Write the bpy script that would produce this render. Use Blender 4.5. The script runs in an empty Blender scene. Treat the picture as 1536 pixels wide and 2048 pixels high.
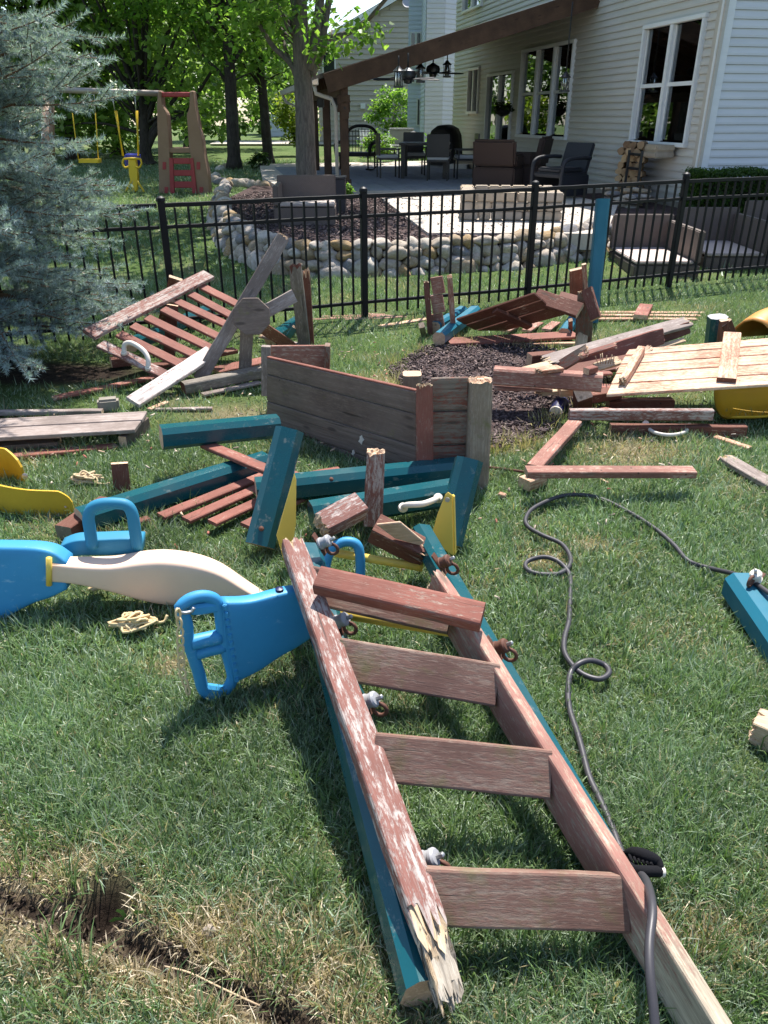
import bpy, bmesh, math, random
import numpy as np
from mathutils import Vector, Matrix, noise as mnoise
random.seed(7); np.random.seed(7)
SC = bpy.context.scene
COL = SC.collection
# ------------------------------------------------------------------ camera, sky, sun, exposure
F, PITCH, H = 1541.0, math.radians(27.2), 1.8
cd = bpy.data.cameras.new('camera'); cam = bpy.data.objects.new('camera', cd); COL.objects.link(cam)
cd.sensor_fit = 'VERTICAL'; cd.sensor_height = 24.0; cd.lens = 24.0 * F / 2048.0
cd.clip_start = 0.05; cd.clip_end = 600
cam.location = (0, 0, H); cam.rotation_euler = (math.pi / 2 - PITCH, 0, 0)
SC.camera = cam
SUN_AZ = math.radians(14)      # clockwise from +Y (behind the house, a little right)
SUN_EL = math.radians(62)
SDIR = Vector((math.sin(SUN_AZ) * math.cos(SUN_EL), math.cos(SUN_AZ) * math.cos(SUN_EL), math.sin(SUN_EL)))
wd = bpy.data.worlds.new('World'); SC.world = wd; wd.use_nodes = True
wn = wd.node_tree; wn.nodes.clear()
sky = wn.nodes.new('ShaderNodeTexSky'); sky.sky_type = 'NISHITA'; sky.sun_disc = False
sky.sun_elevation = SUN_EL; sky.sun_rotation = SUN_AZ
sky.air_density = 1.0; sky.dust_density = 1.0; sky.ozone_density = 1.0; sky.altitude = 200
bg = wn.nodes.new('ShaderNodeBackground'); bg.inputs['Strength'].default_value = 0.135
wo = wn.nodes.new('ShaderNodeOutputWorld')
wn.links.new(sky.outputs[0], bg.inputs[0]); wn.links.new(bg.outputs[0], wo.inputs[0])
sl = bpy.data.lights.new('sun', 'SUN'); sl.energy = 5.0; sl.angle = math.radians(0.55); sl.color = (1.0, 0.955, 0.89)
so = bpy.data.objects.new('sun', sl); COL.objects.link(so)
so.rotation_euler = SDIR.to_track_quat('Z', 'Y').to_euler()
vs = SC.view_settings
vs.view_transform = 'Standard'; vs.look = 'None'; vs.exposure = 0.88; vs.gamma = 1.0; vs.use_curve_mapping = False

cy = SC.cycles; cy.max_bounces = 7; cy.diffuse_bounces = 3; cy.glossy_bounces = 3; cy.transmission_bounces = 4; cy.transparent_max_bounces = 8; cy.caustics_reflective = False; cy.caustics_refractive = False
# ------------------------------------------------------------------ placing helpers (photo measurements -> metres)
CP, SP = math.cos(PITCH), math.sin(PITCH)
def ray(px, py):
    a = (px - 768.0) / F; b = (1024.0 - py) / F
    return Vector((a, CP + b * SP, -SP + b * CP))
def at(px, py, z=0.0):
    r = ray(px, py); t = (z - H) / r.z
    return Vector((r.x * t, r.y * t, z))
def atY(px, py, Y):
    r = ray(px, py); t = Y / r.y
    return Vector((r.x * t, Y, H + r.z * t))
def onpl(px, py, pl):
    P0, N = pl; r = ray(px, py); o = Vector((0, 0, H))
    t = (P0 - o).dot(N) / r.dot(N)
    return o + r * t
def plane3(a, b, c):
    a, b, c = [p if isinstance(p, Vector) else at(*p) for p in (a, b, c)]
    N = (b - a).cross(c - a).normalized()
    if (Vector((0, 0, H)) - a).dot(N) < 0: N = -N
    return (a, N)
def interp(x, xs, ys): return float(np.interp(x, xs, ys))

# ------------------------------------------------------------------ object helpers
def tag(o, label=None, cat=None, group=None, kind=None):
    if label: o['label'] = label
    if cat: o['category'] = cat
    if group: o['group'] = group
    if cat and not kind: kind = 'thing'
    if kind: o['kind'] = kind
    return o
def setw(o, M, parent=None):
    if parent is not None:
        o.parent = parent; o.matrix_parent_inverse = Matrix.Identity(4)
        o.matrix_basis = WM[parent.name].inverted() @ M
    else:
        o.matrix_basis = M
    WM[o.name] = M.copy()
WM = {}
def root(name, loc, label, cat, group=None, rotz=0.0):
    o = bpy.data.objects.new(name, None); COL.objects.link(o); o.empty_display_size = 0.1
    setw(o, Matrix.Translation(Vector(loc)) @ Matrix.Rotation(rotz, 4, 'Z'))
    return tag(o, label, cat, group)
def mkobj(name, me, M=None, parent=None):
    o = bpy.data.objects.new(name, me); COL.objects.link(o)
    setw(o, M if M is not None else Matrix.Identity(4), parent)
    return o
def mesh(name, verts, faces, mats, midx=None, smooth=False):
    me = bpy.data.meshes.new(name)
    me.from_pydata([tuple(v) for v in verts], [], faces)
    for m in (mats if isinstance(mats, (list, tuple)) else [mats]): me.materials.append(m)
    if midx is not None: me.polygons.foreach_set('material_index', midx)
    if smooth: me.polygons.foreach_set('use_smooth', [True] * len(me.polygons))
    me.update(); return me
def npmesh(name, co, loops, tot, mat, tint=None, smooth=False):
    me = bpy.data.meshes.new(name)
    me.vertices.add(len(co)); me.vertices.foreach_set('co', np.ascontiguousarray(co, dtype=np.float32).ravel())
    me.loops.add(len(loops)); me.loops.foreach_set('vertex_index', np.ascontiguousarray(loops, dtype=np.int32))
    me.polygons.add(len(tot)); st = np.concatenate([[0], np.cumsum(tot)[:-1]]).astype(np.int32)
    me.polygons.foreach_set('loop_start', st); me.polygons.foreach_set('loop_total', np.asarray(tot, dtype=np.int32))
    if smooth: me.polygons.foreach_set('use_smooth', np.ones(len(tot), dtype=bool))
    me.update(calc_edges=True)
    if tint is not None:
        a = me.color_attributes.new('tint', 'FLOAT_COLOR', 'POINT')
        c = np.ones((len(co), 4), dtype=np.float32); c[:, :3] = tint
        a.data.foreach_set('color', c.ravel())
    me.materials.append(mat); return me
def frame(A, B, up=(0, 0, 1)):
    A, B, up = Vector(A), Vector(B), Vector(up)
    X = (B - A).normalized(); Y = up.cross(X)
    if Y.length < 1e-4: Y = Vector((1, 0, 0)).cross(X)
    Y.normalize(); Z = X.cross(Y).normalized()
    M = Matrix((X, Y, Z)).transposed().to_4x4(); M.translation = (A + B) / 2
    return M, (B - A).length
def rectsec(w, t, b, n=1):
    w, t = w / 2, t / 2; b = min(b, w * .45, t * .45)
    pts = []
    for cx, cy, a0 in ((w - b, t - b, 0), (-w + b, t - b, 90), (-w + b, -t + b, 180), (w - b, -t + b, 270)):
        for k in range(n + 1):
            a = math.radians(a0 + 90 * k / n); pts.append((cx + b * math.cos(a), cy + b * math.sin(a)))
    return pts
def octsec(r, ch=0.26):
    return rectsec(2 * r, 2 * r, r * 2 * ch, 1)
def densesec(sec, n):
    L = []
    per = [0]; m = len(sec)
    for i in range(m): per.append(per[-1] + math.dist(sec[i], sec[(i + 1) % m]))
    out = list(sec)
    res = []
    for i in range(m):
        a, b = sec[i], sec[(i + 1) % m]; k = max(1, int(round(n * math.dist(a, b) / per[-1])))
        for j in range(k): res.append((a[0] + (b[0] - a[0]) * j / k, a[1] + (b[1] - a[1]) * j / k))
    return res
def extrude_obj(name, A, B, sec, mat, up=(0, 0, 1), parent=None, endmat=None, rag=(0, 0), warp=0.0015, segl=0.12, smooth=False, taper=(1, 1)):
    M, L = frame(A, B, up); rnd = random.Random(hash((round(L, 4), round(M.translation.x, 3), name)) & 0xffff)
    if max(rag) > 0: sec = densesec(sec, 34)
    n = len(sec); segs = max(2, int(L / segl)); V = []; Fc = []; mi = []
    for i in range(segs + 1):
        f = i / segs; x = -L / 2 + L * f
        oy, oz = rnd.uniform(-warp, warp), rnd.uniform(-warp, warp); s = taper[0] + (taper[1] - taper[0]) * f
        for (y, z) in sec:
            dx = 0; k = 1.0
            if i == 0 and rag[0]: dx = rnd.uniform(0, rag[0]) * rnd.random() * 1.6; k = .93
            if i == segs and rag[1]: dx = -rnd.uniform(0, rag[1]) * rnd.random() * 1.6; k = .93
            V.append((x + dx, y * s * k + oy, z * s * k + oz))
    for i in range(segs):
        for j in range(n):
            a = i * n + j; b = i * n + (j + 1) % n
            Fc.append((a, b, b + n, a + n)); mi.append(0)
    for e, base in ((0, 0), (1, segs * n)):
        r = rag[e]
        if r:
            # several inner rings of splinters
            ring = [base + j for j in range(n)]; xs = -L / 2 if e == 0 else L / 2
            sg = 1 if e == 0 else -1
            for sc_ in (.66, .33):
                st = len(V)
                for j in range(n):
                    v = V[base + j]; V.append((xs + sg * rnd.uniform(-.25, 1.0) * r, v[1] * sc_, v[2] * sc_))
                new = [st + j for j in range(n)]
                for j in range(n):
                    q = (ring[j], ring[(j + 1) % n], new[(j + 1) % n], new[j])
                    Fc.append(q if e == 1 else q[::-1]); mi.append(1)
                ring = new
            Fc.append(tuple(ring) if e == 1 else tuple(ring[::-1])); mi.append(1)
        else:
            r_ = [base + j for j in range(n)]
            Fc.append(tuple(r_) if e == 1 else tuple(r_[::-1])); mi.append(1)
    me = mesh(name, V, Fc, [mat, endmat or mat], mi)
    if smooth:
        me.polygons.foreach_set('use_smooth', [m == 0 for m in mi])
    return mkobj(name, me, M, parent)
def beam(name, A, B, w, t, mat, up=(0, 0, 1), parent=None, bev=.004, **k):
    return extrude_obj(name, A, B, rectsec(w, t, bev, k.pop('bn', 1)), mat, up, parent, **k)
def slab(name, pix, pl, thick, mat, xe=(0, 1), parent=None, world=False, bev=.003):
    P = [p if isinstance(p, Vector) else onpl(p[0], p[1], pl) for p in pix]
    N = pl[1]; X = (P[xe[1]] - P[xe[0]]).normalized(); X = (X - N * X.dot(N)).normalized(); Y = N.cross(X)
    c = sum(P, Vector()) / len(P)
    M = Matrix((X, Y, N)).transposed().to_4x4(); M.translation = c
    Mi = M.inverted(); Q = [Mi @ p for p in P]
    ar = sum(Q[i].x * Q[(i + 1) % len(Q)].y - Q[(i + 1) % len(Q)].x * Q[i].y for i in range(len(Q)))
    if ar < 0: Q.reverse()
    n = len(Q); bm = bmesh.new()
    t = [bm.verts.new((q.x, q.y, 0)) for q in Q]; b = [bm.verts.new((q.x, q.y, -thick)) for q in Q]
    bm.faces.new(t); bm.faces.new(b[::-1])
    for i in range(n): bm.faces.new((t[i], b[i], b[(i + 1) % n], t[(i + 1) % n]))
    if bev: bmesh.ops.bevel(bm, geom=bm.edges[:], offset=min(bev, thick * .4), segments=1, affect='EDGES', clamp_overlap=True)
    bmesh.ops.recalc_face_normals(bm, faces=bm.faces[:])
    me = bpy.data.meshes.new(name); bm.to_mesh(me); bm.free(); me.materials.append(mat)
    return mkobj(name, me, M, parent)
def boxes(name, L, mat, M=None, parent=None, bev=0.0):
    """L: list of (cx,cy,cz,sx,sy,sz[,rotz]) in the frame M, one mesh"""
    V = []; Fc = []
    for q in L:
        cx, cy, cz, sx, sy, sz = q[:6]; R = Matrix.Rotation(q[6], 3, 'Z') if len(q) > 6 else None
        b = len(V)
        for dz in (-.5, .5):
            for dx, dy in ((-.5, -.5), (.5, -.5), (.5, .5), (-.5, .5)):
                v = Vector((dx * sx, dy * sy, dz * sz))
                if R: v = R @ v
                V.append((v.x + cx, v.y + cy, v.z + cz))
        for f in ((3, 2, 1, 0), (4, 5, 6, 7), (0, 1, 5, 4), (1, 2, 6, 5), (2, 3, 7, 6), (3, 0, 4, 7)): Fc.append(tuple(b + i for i in f))
    me = mesh(name, V, Fc, mat)
    if bev:
        bm = bmesh.new(); bm.from_mesh(me)
        bmesh.ops.bevel(bm, geom=bm.edges[:], offset=bev, segments=2, affect='EDGES', clamp_overlap=True)
        bm.to_mesh(me); bm.free()
    return mkobj(name, me, M, parent)
def catmull(P, sub=6):
    P = [Vector(p) for p in P]; out = []
    Q = [P[0] * 2 - P[1]] + P + [P[-1] * 2 - P[-2]]
    for i in range(1, len(Q) - 2):
        a, b, c, d = Q[i - 1:i + 3]
        for k in range(sub):
            t = k / sub
            out.append(.5 * (2 * b + (c - a) * t + (2 * a - 5 * b + 4 * c - d) * t * t + (3 * b - a - 3 * c + d) * t ** 3))
    out.append(P[-1]); return out
def tube_geo(pts, r, n=8, closed=False, V=None, Fc=None):
    V = [] if V is None else V; Fc = [] if Fc is None else Fc
    pts = [Vector(p) for p in pts]; m = len(pts); base = len(V); prev = None
    for i, p in enumerate(pts):
        if closed: d = pts[(i + 1) % m] - pts[i - 1]
        else: d = pts[min(i + 1, m - 1)] - pts[max(i - 1, 0)]
        d.normalize()
        u = prev if prev is not None else (Vector((0, 0, 1)) if abs(d.z) < .9 else Vector((1, 0, 0)))
        u = (u - d * u.dot(d)).normalized(); w = d.cross(u); prev = u
        rr = r[i] if isinstance(r, (list, tuple)) else r
        for k in range(n):
            a = 2 * math.pi * k / n; V.append(p + (u * math.cos(a) + w * math.sin(a)) * rr)
    for i in range(m if closed else m - 1):
        for k in range(n):
            a = base + i * n + k; b = base + i * n + (k + 1) % n
            j = ((i + 1) % m) * n + base
            Fc.append((a, b, j + (k + 1) % n, j + k))
    if not closed:
        Fc.append(tuple(base + k for k in range(n))[::-1]); Fc.append(tuple(base + (m - 1) * n + k for k in range(n)))
    return V, Fc
def tube(name, pts, r, mat, n=8, parent=None, sub=0, closed=False):
    if sub: 
        if isinstance(r, (list, tuple)):
            r = list(np.interp(np.linspace(0, len(r) - 1, (len(pts) - 1) * sub + 1), range(len(r)), r))
        pts = catmull(pts, sub)
    pts = [Vector(p) for p in pts]; c = sum(pts, Vector()) / len(pts)
    V, Fc = tube_geo([p - c for p in pts], r, n, closed)
    return mkobj(name, mesh(name, V, Fc, mat, smooth=True), Matrix.Translation(c), parent)
def lathe(name, prof, mat, M, parent=None, n=20):
    V = []; Fc = []
    for (r, z) in prof:
        for k in range(n):
            a = 2 * math.pi * k / n; V.append((r * math.cos(a), r * math.sin(a), z))
    for i in range(len(prof) - 1):
        for k in range(n): Fc.append((i * n + k, i * n + (k + 1) % n, (i + 1) * n + (k + 1) % n, (i + 1) * n + k))
    Fc.append(tuple(range(n))[::-1]); Fc.append(tuple((len(prof) - 1) * n + k for k in range(n)))
    me = mesh(name, V, Fc, mat, smooth=True); me.set_sharp_from_angle(angle=.55)
    o = mkobj(name, me, M, parent); return o
def T(x, y, z, rz=0.0): return Matrix.Translation((x, y, z)) @ Matrix.Rotation(rz, 4, 'Z')
def alignz(p, d, roll=0):
    return Matrix.Translation(p) @ Vector(d).to_track_quat('Z', 'Y').to_matrix().to_4x4() @ Matrix.Rotation(roll, 4, 'Z')
# ------------------------------------------------------------------ materials
class NB:
    def __init__(s, name):
        s.m = bpy.data.materials.new(name); s.m.use_nodes = True; s.t = s.m.node_tree; s.t.nodes.clear()
        s.out = s.n('ShaderNodeOutputMaterial'); s._tc = None
    def n(s, ty, **k):
        nd = s.t.nodes.new(ty)
        for a, v in k.items():
            if a.startswith('_'): setattr(nd, a[1:], v)
            else: s.put(nd.inputs[a.replace('__', ' ')], v)
        return nd
    def put(s, sock, v):
        if hasattr(v, 'is_output') or isinstance(v, bpy.types.NodeSocket): s.t.links.new(v, sock)
        elif isinstance(v, (tuple, list)) and sock.type == 'RGBA' and len(v) == 3: sock.default_value = (*v, 1)
        else: sock.default_value = v
    def obj(s, rand=True):
        tc = s.n('ShaderNodeTexCoord').outputs['Object']
        if not rand: return tc
        r = s.n('ShaderNodeObjectInfo').outputs['Random']
        v = s.n('ShaderNodeVectorMath', _operation='SCALE'); s.put(v.inputs[0], (37.0, 71.0, 53.0)); s.put(v.inputs['Scale'], r)
        a = s.n('ShaderNodeVectorMath', _operation='ADD'); s.put(a.inputs[0], tc); s.put(a.inputs[1], v.outputs[0])
        return a.outputs[0]
    def scale(s, v, sc):
        m = s.n('ShaderNodeVectorMath', _operation='MULTIPLY'); s.put(m.inputs[0], v); s.put(m.inputs[1], sc); return m.outputs[0]
    def noise(s, v, scale=1.0, detail=4, rough=.6, dist=0.0):
        nd = s.n('ShaderNodeTexNoise', Scale=scale, Detail=float(detail), Roughness=rough, Distortion=dist); s.put(nd.inputs['Vector'], v); return nd.outputs['Fac']
    def math(s, op, a, b=0.0, c=None):
        m = s.n('ShaderNodeMath', _operation=op); s.put(m.inputs[0], a); s.put(m.inputs[1], b)
        if c is not None: s.put(m.inputs[2], c)
        return m.outputs[0]
    def ramp(s, v, lo, hi, a=0.0, b=1.0):
        m = s.n('ShaderNodeMapRange', _clamp=True); s.put(m.inputs['Value'], v)
        for k, x in (('From Min', lo), ('From Max', hi), ('To Min', a), ('To Max', b)): s.put(m.inputs[k], x)
        return m.outputs[0]
    def mix(s, f, a, b, mode='MIX'):
        m = s.n('ShaderNodeMix', _data_type='RGBA', _blend_type=mode); s.put(m.inputs[0], f); s.put(m.inputs[6], a); s.put(m.inputs[7], b); return m.outputs[2]
    def bump(s, h, strength=.3, dist=.01):
        b = s.n('ShaderNodeBump', Strength=strength, Distance=dist); s.put(b.inputs['Height'], h); return b.outputs[0]
    def princ(s, col, rough=.6, spec=.4, normal=None, metal=0.0, coat=0.0, **k):
        p = s.n('ShaderNodeBsdfPrincipled'); s.put(p.inputs['Base Color'], col); s.put(p.inputs['Roughness'], rough)
        s.put(p.inputs['Specular IOR Level'], spec); s.put(p.inputs['Metallic'], metal); s.put(p.inputs['Coat Weight'], coat)
        if normal is not None: s.put(p.inputs['Normal'], normal)
        return p.outputs[0]
    def done(s, sh): s.t.links.new(sh, s.out.inputs['Surface']); return s.m
def mul(c, k): return tuple(x * k for x in c)
def wood(name, paint, bare, peel, moss=0.0, rough=.75, soft=.03, dark=.5, pv=(.72, 1.2), wear=None):
    b = NB(name); v = b.obj()
    gr = b.noise(b.scale(v, (2.2, 55, 55)), 1.0, 6, .68, .2)
    fine = b.noise(b.scale(v, (20, 260, 260)), 1.0, 4, .65)
    pe = b.noise(b.scale(v, (26, 95, 95)), 1.0, 9, .75, .1)
    bl = b.noise(v, 3.1, 4, .6)
    s = b.math('ADD', pe, b.math('MULTIPLY', b.math('SUBTRACT', bl, .5), .55))
    s = b.math('ADD', s, b.math('MULTIPLY', b.math('SUBTRACT', gr, .5), .35))
    thr = 1.0 - peel
    if wear:
        sx = b.n('ShaderNodeSeparateXYZ'); b.put(sx.inputs[0], b.obj(False)); s = b.math('ADD', s, b.ramp(sx.outputs[0], wear[0], wear[1], 0, .5))
    mask = b.ramp(s, thr - soft, thr + soft)
    g2 = b.math('ADD', b.math('MULTIPLY', gr, .7), b.math('MULTIPLY', fine, .3))
    bc = b.mix(b.ramp(g2, .35, .66), mul(bare, dark), mul(bare, 1.18))
    pc = b.mix(b.ramp(bl, .35, .66), mul(paint, pv[0]), mul(paint, pv[1]))
    pc = b.mix(b.math('MULTIPLY', b.ramp(fine, .52, .7), .3), pc, mul(bare, .9))
    ch = b.noise(v, 17.0, 4, .6)
    pc = b.mix(b.ramp(ch, .6, .75, 0, .22), pc, mul(paint, .45))
    c = b.mix(mask, pc, bc)
    if moss:
        mm = b.ramp(b.noise(v, 9.0, 5, .7), .62 - moss * .3, .72)
        c = b.mix(b.math('MULTIPLY', mm, .75), c, (.16, .15, .06))
    rv = b.n('ShaderNodeObjectInfo').outputs['Random']
    c = b.mix(b.math('MULTIPLY', rv, .38), c, b.mix(1.0, c, (.62, .60, .56), 'MULTIPLY'))
    kn = b.n('ShaderNodeTexVoronoi', _feature='F1', Scale=1.0); b.put(kn.inputs['Vector'], b.scale(v, (3.2, 11, 11)))
    c = b.mix(b.ramp(kn.outputs['Distance'], .08, .16, .7, 0), c, mul(bare, .22))
    # dark checks along the grain
    ck = b.noise(b.scale(v, (2.0, 60, 60)), 1.0, 2, .5)
    c = b.mix(b.ramp(ck, .68, .74, 0, .75), c, mul(bare, .1))
    nail = b.n('ShaderNodeTexVoronoi', _feature='F1', Scale=7.0); b.put(nail.inputs['Vector'], v)
    c = b.mix(b.ramp(nail.outputs['Distance'], .03, .05, .8, 0), c, (.02, .015, .012))
    h = b.math('SUBTRACT', b.math('ADD', b.math('MULTIPLY', gr, .6), b.math('MULTIPLY', fine, .25)), b.math('MULTIPLY', mask, .35))
    h = b.math('SUBTRACT', h, b.ramp(ck, .68, .74, 0, .5))
    return b.done(b.princ(c, rough, .3, b.bump(h, .55, .004)))
RED = (.25, .088, .064); PALE = (.62, .52, .46); GREY = (.30, .25, .225)
M_red = wood('red_paint_wood', RED, (.47, .34, .27), .35, soft=.06)
M_redpeel = wood('peeling_red_wood', (.215, .088, .068), (.47, .39, .35), .46, soft=.05, wear=(.60, .95))
M_rung = wood('mossy_rung_wood', (.235, .125, .095), (.36, .26, .20), .44, moss=.35, soft=.1)
M_pink = wood('pink_fresh_wood', (.32, .14, .105), (.58, .43, .34), .42, soft=.09)
M_rail = wood('pink_rail_with_bare_end', (.33, .155, .12), (.50, .42, .31), .42, soft=.09, wear=(.45, .85), dark=.35)
M_whitepeel = wood('mostly_stripped_white_wood', (.235, .085, .066), (.68, .60, .56), .57, soft=.045)
M_brown = wood('brown_wood', (.155, .056, .037), (.42, .29, .21), .36)
M_grey = wood('grey_weathered_wood', (.25, .195, .17), (.45, .38, .345), .42, soft=.12)
M_panelgrey = wood('grey_panel_wood', (.165, .12, .098), (.26, .195, .16), .42, moss=.05, soft=.15)
M_panelrem = wood('grey_panel_wood_with_red_remnants', (.23, .075, .05), (.235, .18, .152), .66, soft=.05)
M_panelmix = wood('half_painted_panel_wood', (.24, .075, .05), (.235, .19, .15), .53, soft=.07)
M_log = wood('grey_log_wood', (.17, .145, .12), (.34, .30, .25), .45, moss=.2, soft=.1)
M_post = wood('mossy_post_wood', (.25, .19, .14), (.40, .32, .25), .42, moss=.2, soft=.1)
M_light = wood('pale_stripped_wood', (.42, .165, .095), (.70, .51, .36), .51, soft=.12, dark=.75)
M_cut = wood('fresh_cut_wood', (.66, .43, .28), (.80, .58, .40), .5, soft=.12, dark=.6)
M_straw = wood('bare_split_wood', (.50, .36, .23), (.68, .52, .34), .5, soft=.12, dark=.5)
M_porch = wood('porch_stained_wood', (.085, .048, .031), (.13, .076, .05), .36, soft=.1)
def plastic(name, col, rough=.42, dirt=.15, spec=.45, scuff=(.75, .72, .66), sc=.08, metal=0.0, bump=.06, thr=.66):
    b = NB(name); v = b.obj()
    n1 = b.noise(v, 4.0, 6, .65); n2 = b.noise(v, 38.0, 5, .7); n3 = b.noise(b.scale(v, (1, 1, 2.5)), 11.0, 7, .75)
    c = b.mix(b.ramp(n1, .4, .75, 0, dirt), col, mul(col, .45))
    c = b.mix(b.ramp(n3, thr, thr + .09, 0, sc), c, scuff)
    r = b.ramp(n1, .3, .7, rough - .08, rough + .16)
    return b.done(b.princ(c, r, spec, b.bump(n2, bump, .003), metal))
M_teal = plastic('teal_painted_beam', (.005, .078, .095), .24, .45, .5, (.24, .25, .22), .6, thr=.585)
M_tealpost = plastic('bright_teal_post', (.010, .135, .20), .42, .2, .4, (.3, .35, .35), .2)
M_blue = plastic('blue_plastic', (.040, .275, .52), .5, .28, .38, (.35, .55, .70), .45, thr=.60)
M_bluegreen = plastic('sunfaded_blue_green_plastic', (.03, .22, .36), .5, .15, .35, (.2, .4, .4), .3)
M_beige = plastic('beige_plastic', (.78, .55, .41), .5, .16, .35, (.45, .33, .27), .4, thr=.61)
M_yellow = plastic('yellow_paint', (.80, .56, .10), .4, .15, .45, (.3, .1, .03), .25)
M_belt = plastic('yellow_belt_rubber', (.62, .38, .03), .55, .3, .3, (.35, .22, .08), .6)
M_white = plastic('off_white_plastic', (.70, .64, .56), .5, .25, .35, (.4, .33, .25), .3)
M_greyplas = plastic('grey_plastic', (.36, .36, .37), .45, .2, .4)
M_rust = plastic('rusty_metal', (.13, .055, .035), .7, .5, .4, (.3, .13, .06), .5, bump=.3)
M_steel = plastic('galvanised_metal', (.45, .45, .44), .4, .3, .5, metal=.8)
M_black = plastic('black_metal', (.008, .008, .010), .35, .1, .5, (.05, .05, .05), .3)
M_fence = plastic('black_fence_metal', (.005, .005, .007), .5, .1, .25, (.04, .04, .045), .3)
M_rope = plastic('pale_rope_fibre', (.55, .43, .27), .85, .4, .1, bump=.4)
M_chain = plastic('yellow_coated_chain', (.66, .50, .27), .55, .35, .3)
M_cable = plastic('dark_grey_cable', (.045, .042, .048), .45, .2, .45, (.38, .35, .35), .65)
M_foam = plastic('black_foam', (.012, .012, .014), .95, .2, .1, bump=.8)
M_navy = plastic('navy_plastic', (.008, .010, .07), .35, .2, .5)
M_orange = plastic('orange_tan_slide_plastic', (.62, .27, .06), .45, .2, .4, (.7, .5, .35), .5)
M_slide = plastic('yellow_slide_plastic', (.60, .36, .02), .4, .2, .45)
M_tan = plastic('brown_playset_plastic', (.27, .165, .11), .6, .2, .3)
M_rasp = plastic('red_playset_plastic', (.33, .045, .05), .5, .2, .35)
M_pole = plastic('grey_swing_pole', (.33, .28, .25), .4, .2, .5, metal=.3)
M_swingyel = plastic('yellow_swing_plastic', (.75, .50, .02), .4, .1, .45)
M_swingblue = plastic('royal_blue_swing_plastic', (.02, .03, .32), .4, .1, .45)
M_soilroot = plastic('dry_clod', (.30, .24, .18), .95, .4, .1, bump=.9)
def wicker(name, col):
    b = NB(name); v = b.obj(False)
    w1 = b.n('ShaderNodeTexWave', _wave_type='BANDS', _bands_direction='Z', Scale=34.0, Distortion=.4); b.put(w1.inputs['Vector'], v)
    w2 = b.n('ShaderNodeTexWave', _wave_type='BANDS', _bands_direction='DIAGONAL', Scale=24.0, Distortion=.6); b.put(w2.inputs['Vector'], v)
    n = b.noise(v, 30.0, 4)
    f = b.math('MULTIPLY', w1.outputs['Fac'], b.math('ADD', .4, b.math('MULTIPLY', w2.outputs['Fac'], .6)))
    c = b.mix(b.math('ADD', b.math('MULTIPLY', f, .7), b.math('MULTIPLY', n, .3)), mul(col, .55), mul(col, 1.35))
    return b.done(b.princ(c, .6, .35, b.bump(f, .4, .004)))
M_wick = wicker('taupe_wicker', (.165, .125, .105)); M_wickbrown = wicker('brown_wicker', (.045, .025, .02)); M_wickblk = wicker('black_wicker', (.012, .010, .010))
M_resin = wicker('charcoal_resin', (.022, .024, .032)); M_wickdark = wicker('dark_grey_wicker', (.06, .052, .055))
def vinyl(name, col):
    b = NB(name); v = b.obj()
    n = b.noise(b.scale(v, (.8, 6, 6)), 2.0, 6, .6); n2 = b.noise(b.scale(v, (2, 60, 60)), 1.0, 3, .6)
    c = b.mix(b.ramp(n, .35, .75, 0, .35), col, mul(col, .72)); c = b.mix(b.math('MULTIPLY', b.n('ShaderNodeObjectInfo').outputs['Random'], .14), c, mul(col, .6))
    return b.done(b.princ(c, .55, .35, b.bump(n2, .12, .003)))
M_siding = vinyl('cream_vinyl_siding', (.585, .55, .505)); M_sidingb = vinyl('skylit_vinyl_siding', (.66, .66, .67))  # second one: same house siding with bluish sky light painted into its colour
M_sidingn = vinyl('tan_vinyl_siding', (.47, .42, .36)); M_sidingbl = vinyl('pale_blue_white_siding', (.60, .65, .74))
M_trim = vinyl('cream_trim', (.52, .47, .41)); M_wtrim = vinyl('white_window_frame', (.78, .78, .78))
M_shingle = plastic('roof_shingles', (.10, .085, .075), .9, .5, .1, bump=.8)
M_room = plastic('dark_room_wall', (.03, .028, .03), .9, .1, .1)
M_curtain = plastic('grey_vertical_blind', (.22, .22, .22), .9, .1, .1)
M_floral = plastic('patterned_blind', (.45, .42, .34), .9, .8, .1, (.05, .06, .03), .9)
def glass():
    b = NB('window_glass'); v = b.obj()
    g = b.n('ShaderNodeBsdfGlossy', Roughness=.015, Color=(.9, .95, 1, 1), Normal=b.bump(b.noise(v, 1.6, 2), .02, .05)).outputs[0]
    t = b.n('ShaderNodeBsdfTransparent', Color=(.62, .66, .66, 1)).outputs[0]
    fr = b.n('ShaderNodeFresnel', IOR=1.6).outputs[0]
    m = b.n('ShaderNodeMixShader'); b.put(m.inputs[0], b.math('ADD', b.math('MULTIPLY', fr, 1.7), .07)); b.put(m.inputs[1], t); b.put(m.inputs[2], g)
    return b.done(m.outputs[0])
M_glass = glass()
def emit(name, col, s):
    b = NB(name); return b.done(b.n('ShaderNodeEmission', Color=(*col, 1), Strength=s).outputs[0])
M_bulb = emit('lit_bulb', (1, .82, .55), 9.0)
def leafmat(name, trans=.45, rough=.45, spec=.35):
    b = NB(name); a = b.n('ShaderNodeAttribute', _attribute_name='tint').outputs['Color']
    p = b.princ(a, rough, spec); tr = b.n('ShaderNodeBsdfTranslucent'); b.put(tr.inputs['Color'], b.mix(1.0, a, (1.25, 1.35, .75), 'MULTIPLY'))
    m = b.n('ShaderNodeMixShader'); b.put(m.inputs[0], trans); b.put(m.inputs[1], p); b.put(m.inputs[2], tr.outputs[0])
    return b.done(m.outputs[0])
M_leaf = leafmat('tree_leaves', .55); M_grass = leafmat('grass_blades', .3, .42, .5); M_needle = leafmat('spruce_needles', .28, .5, .4)
M_chip = leafmat('bark_mulch_chips', 0.0, .85, .2)
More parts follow.
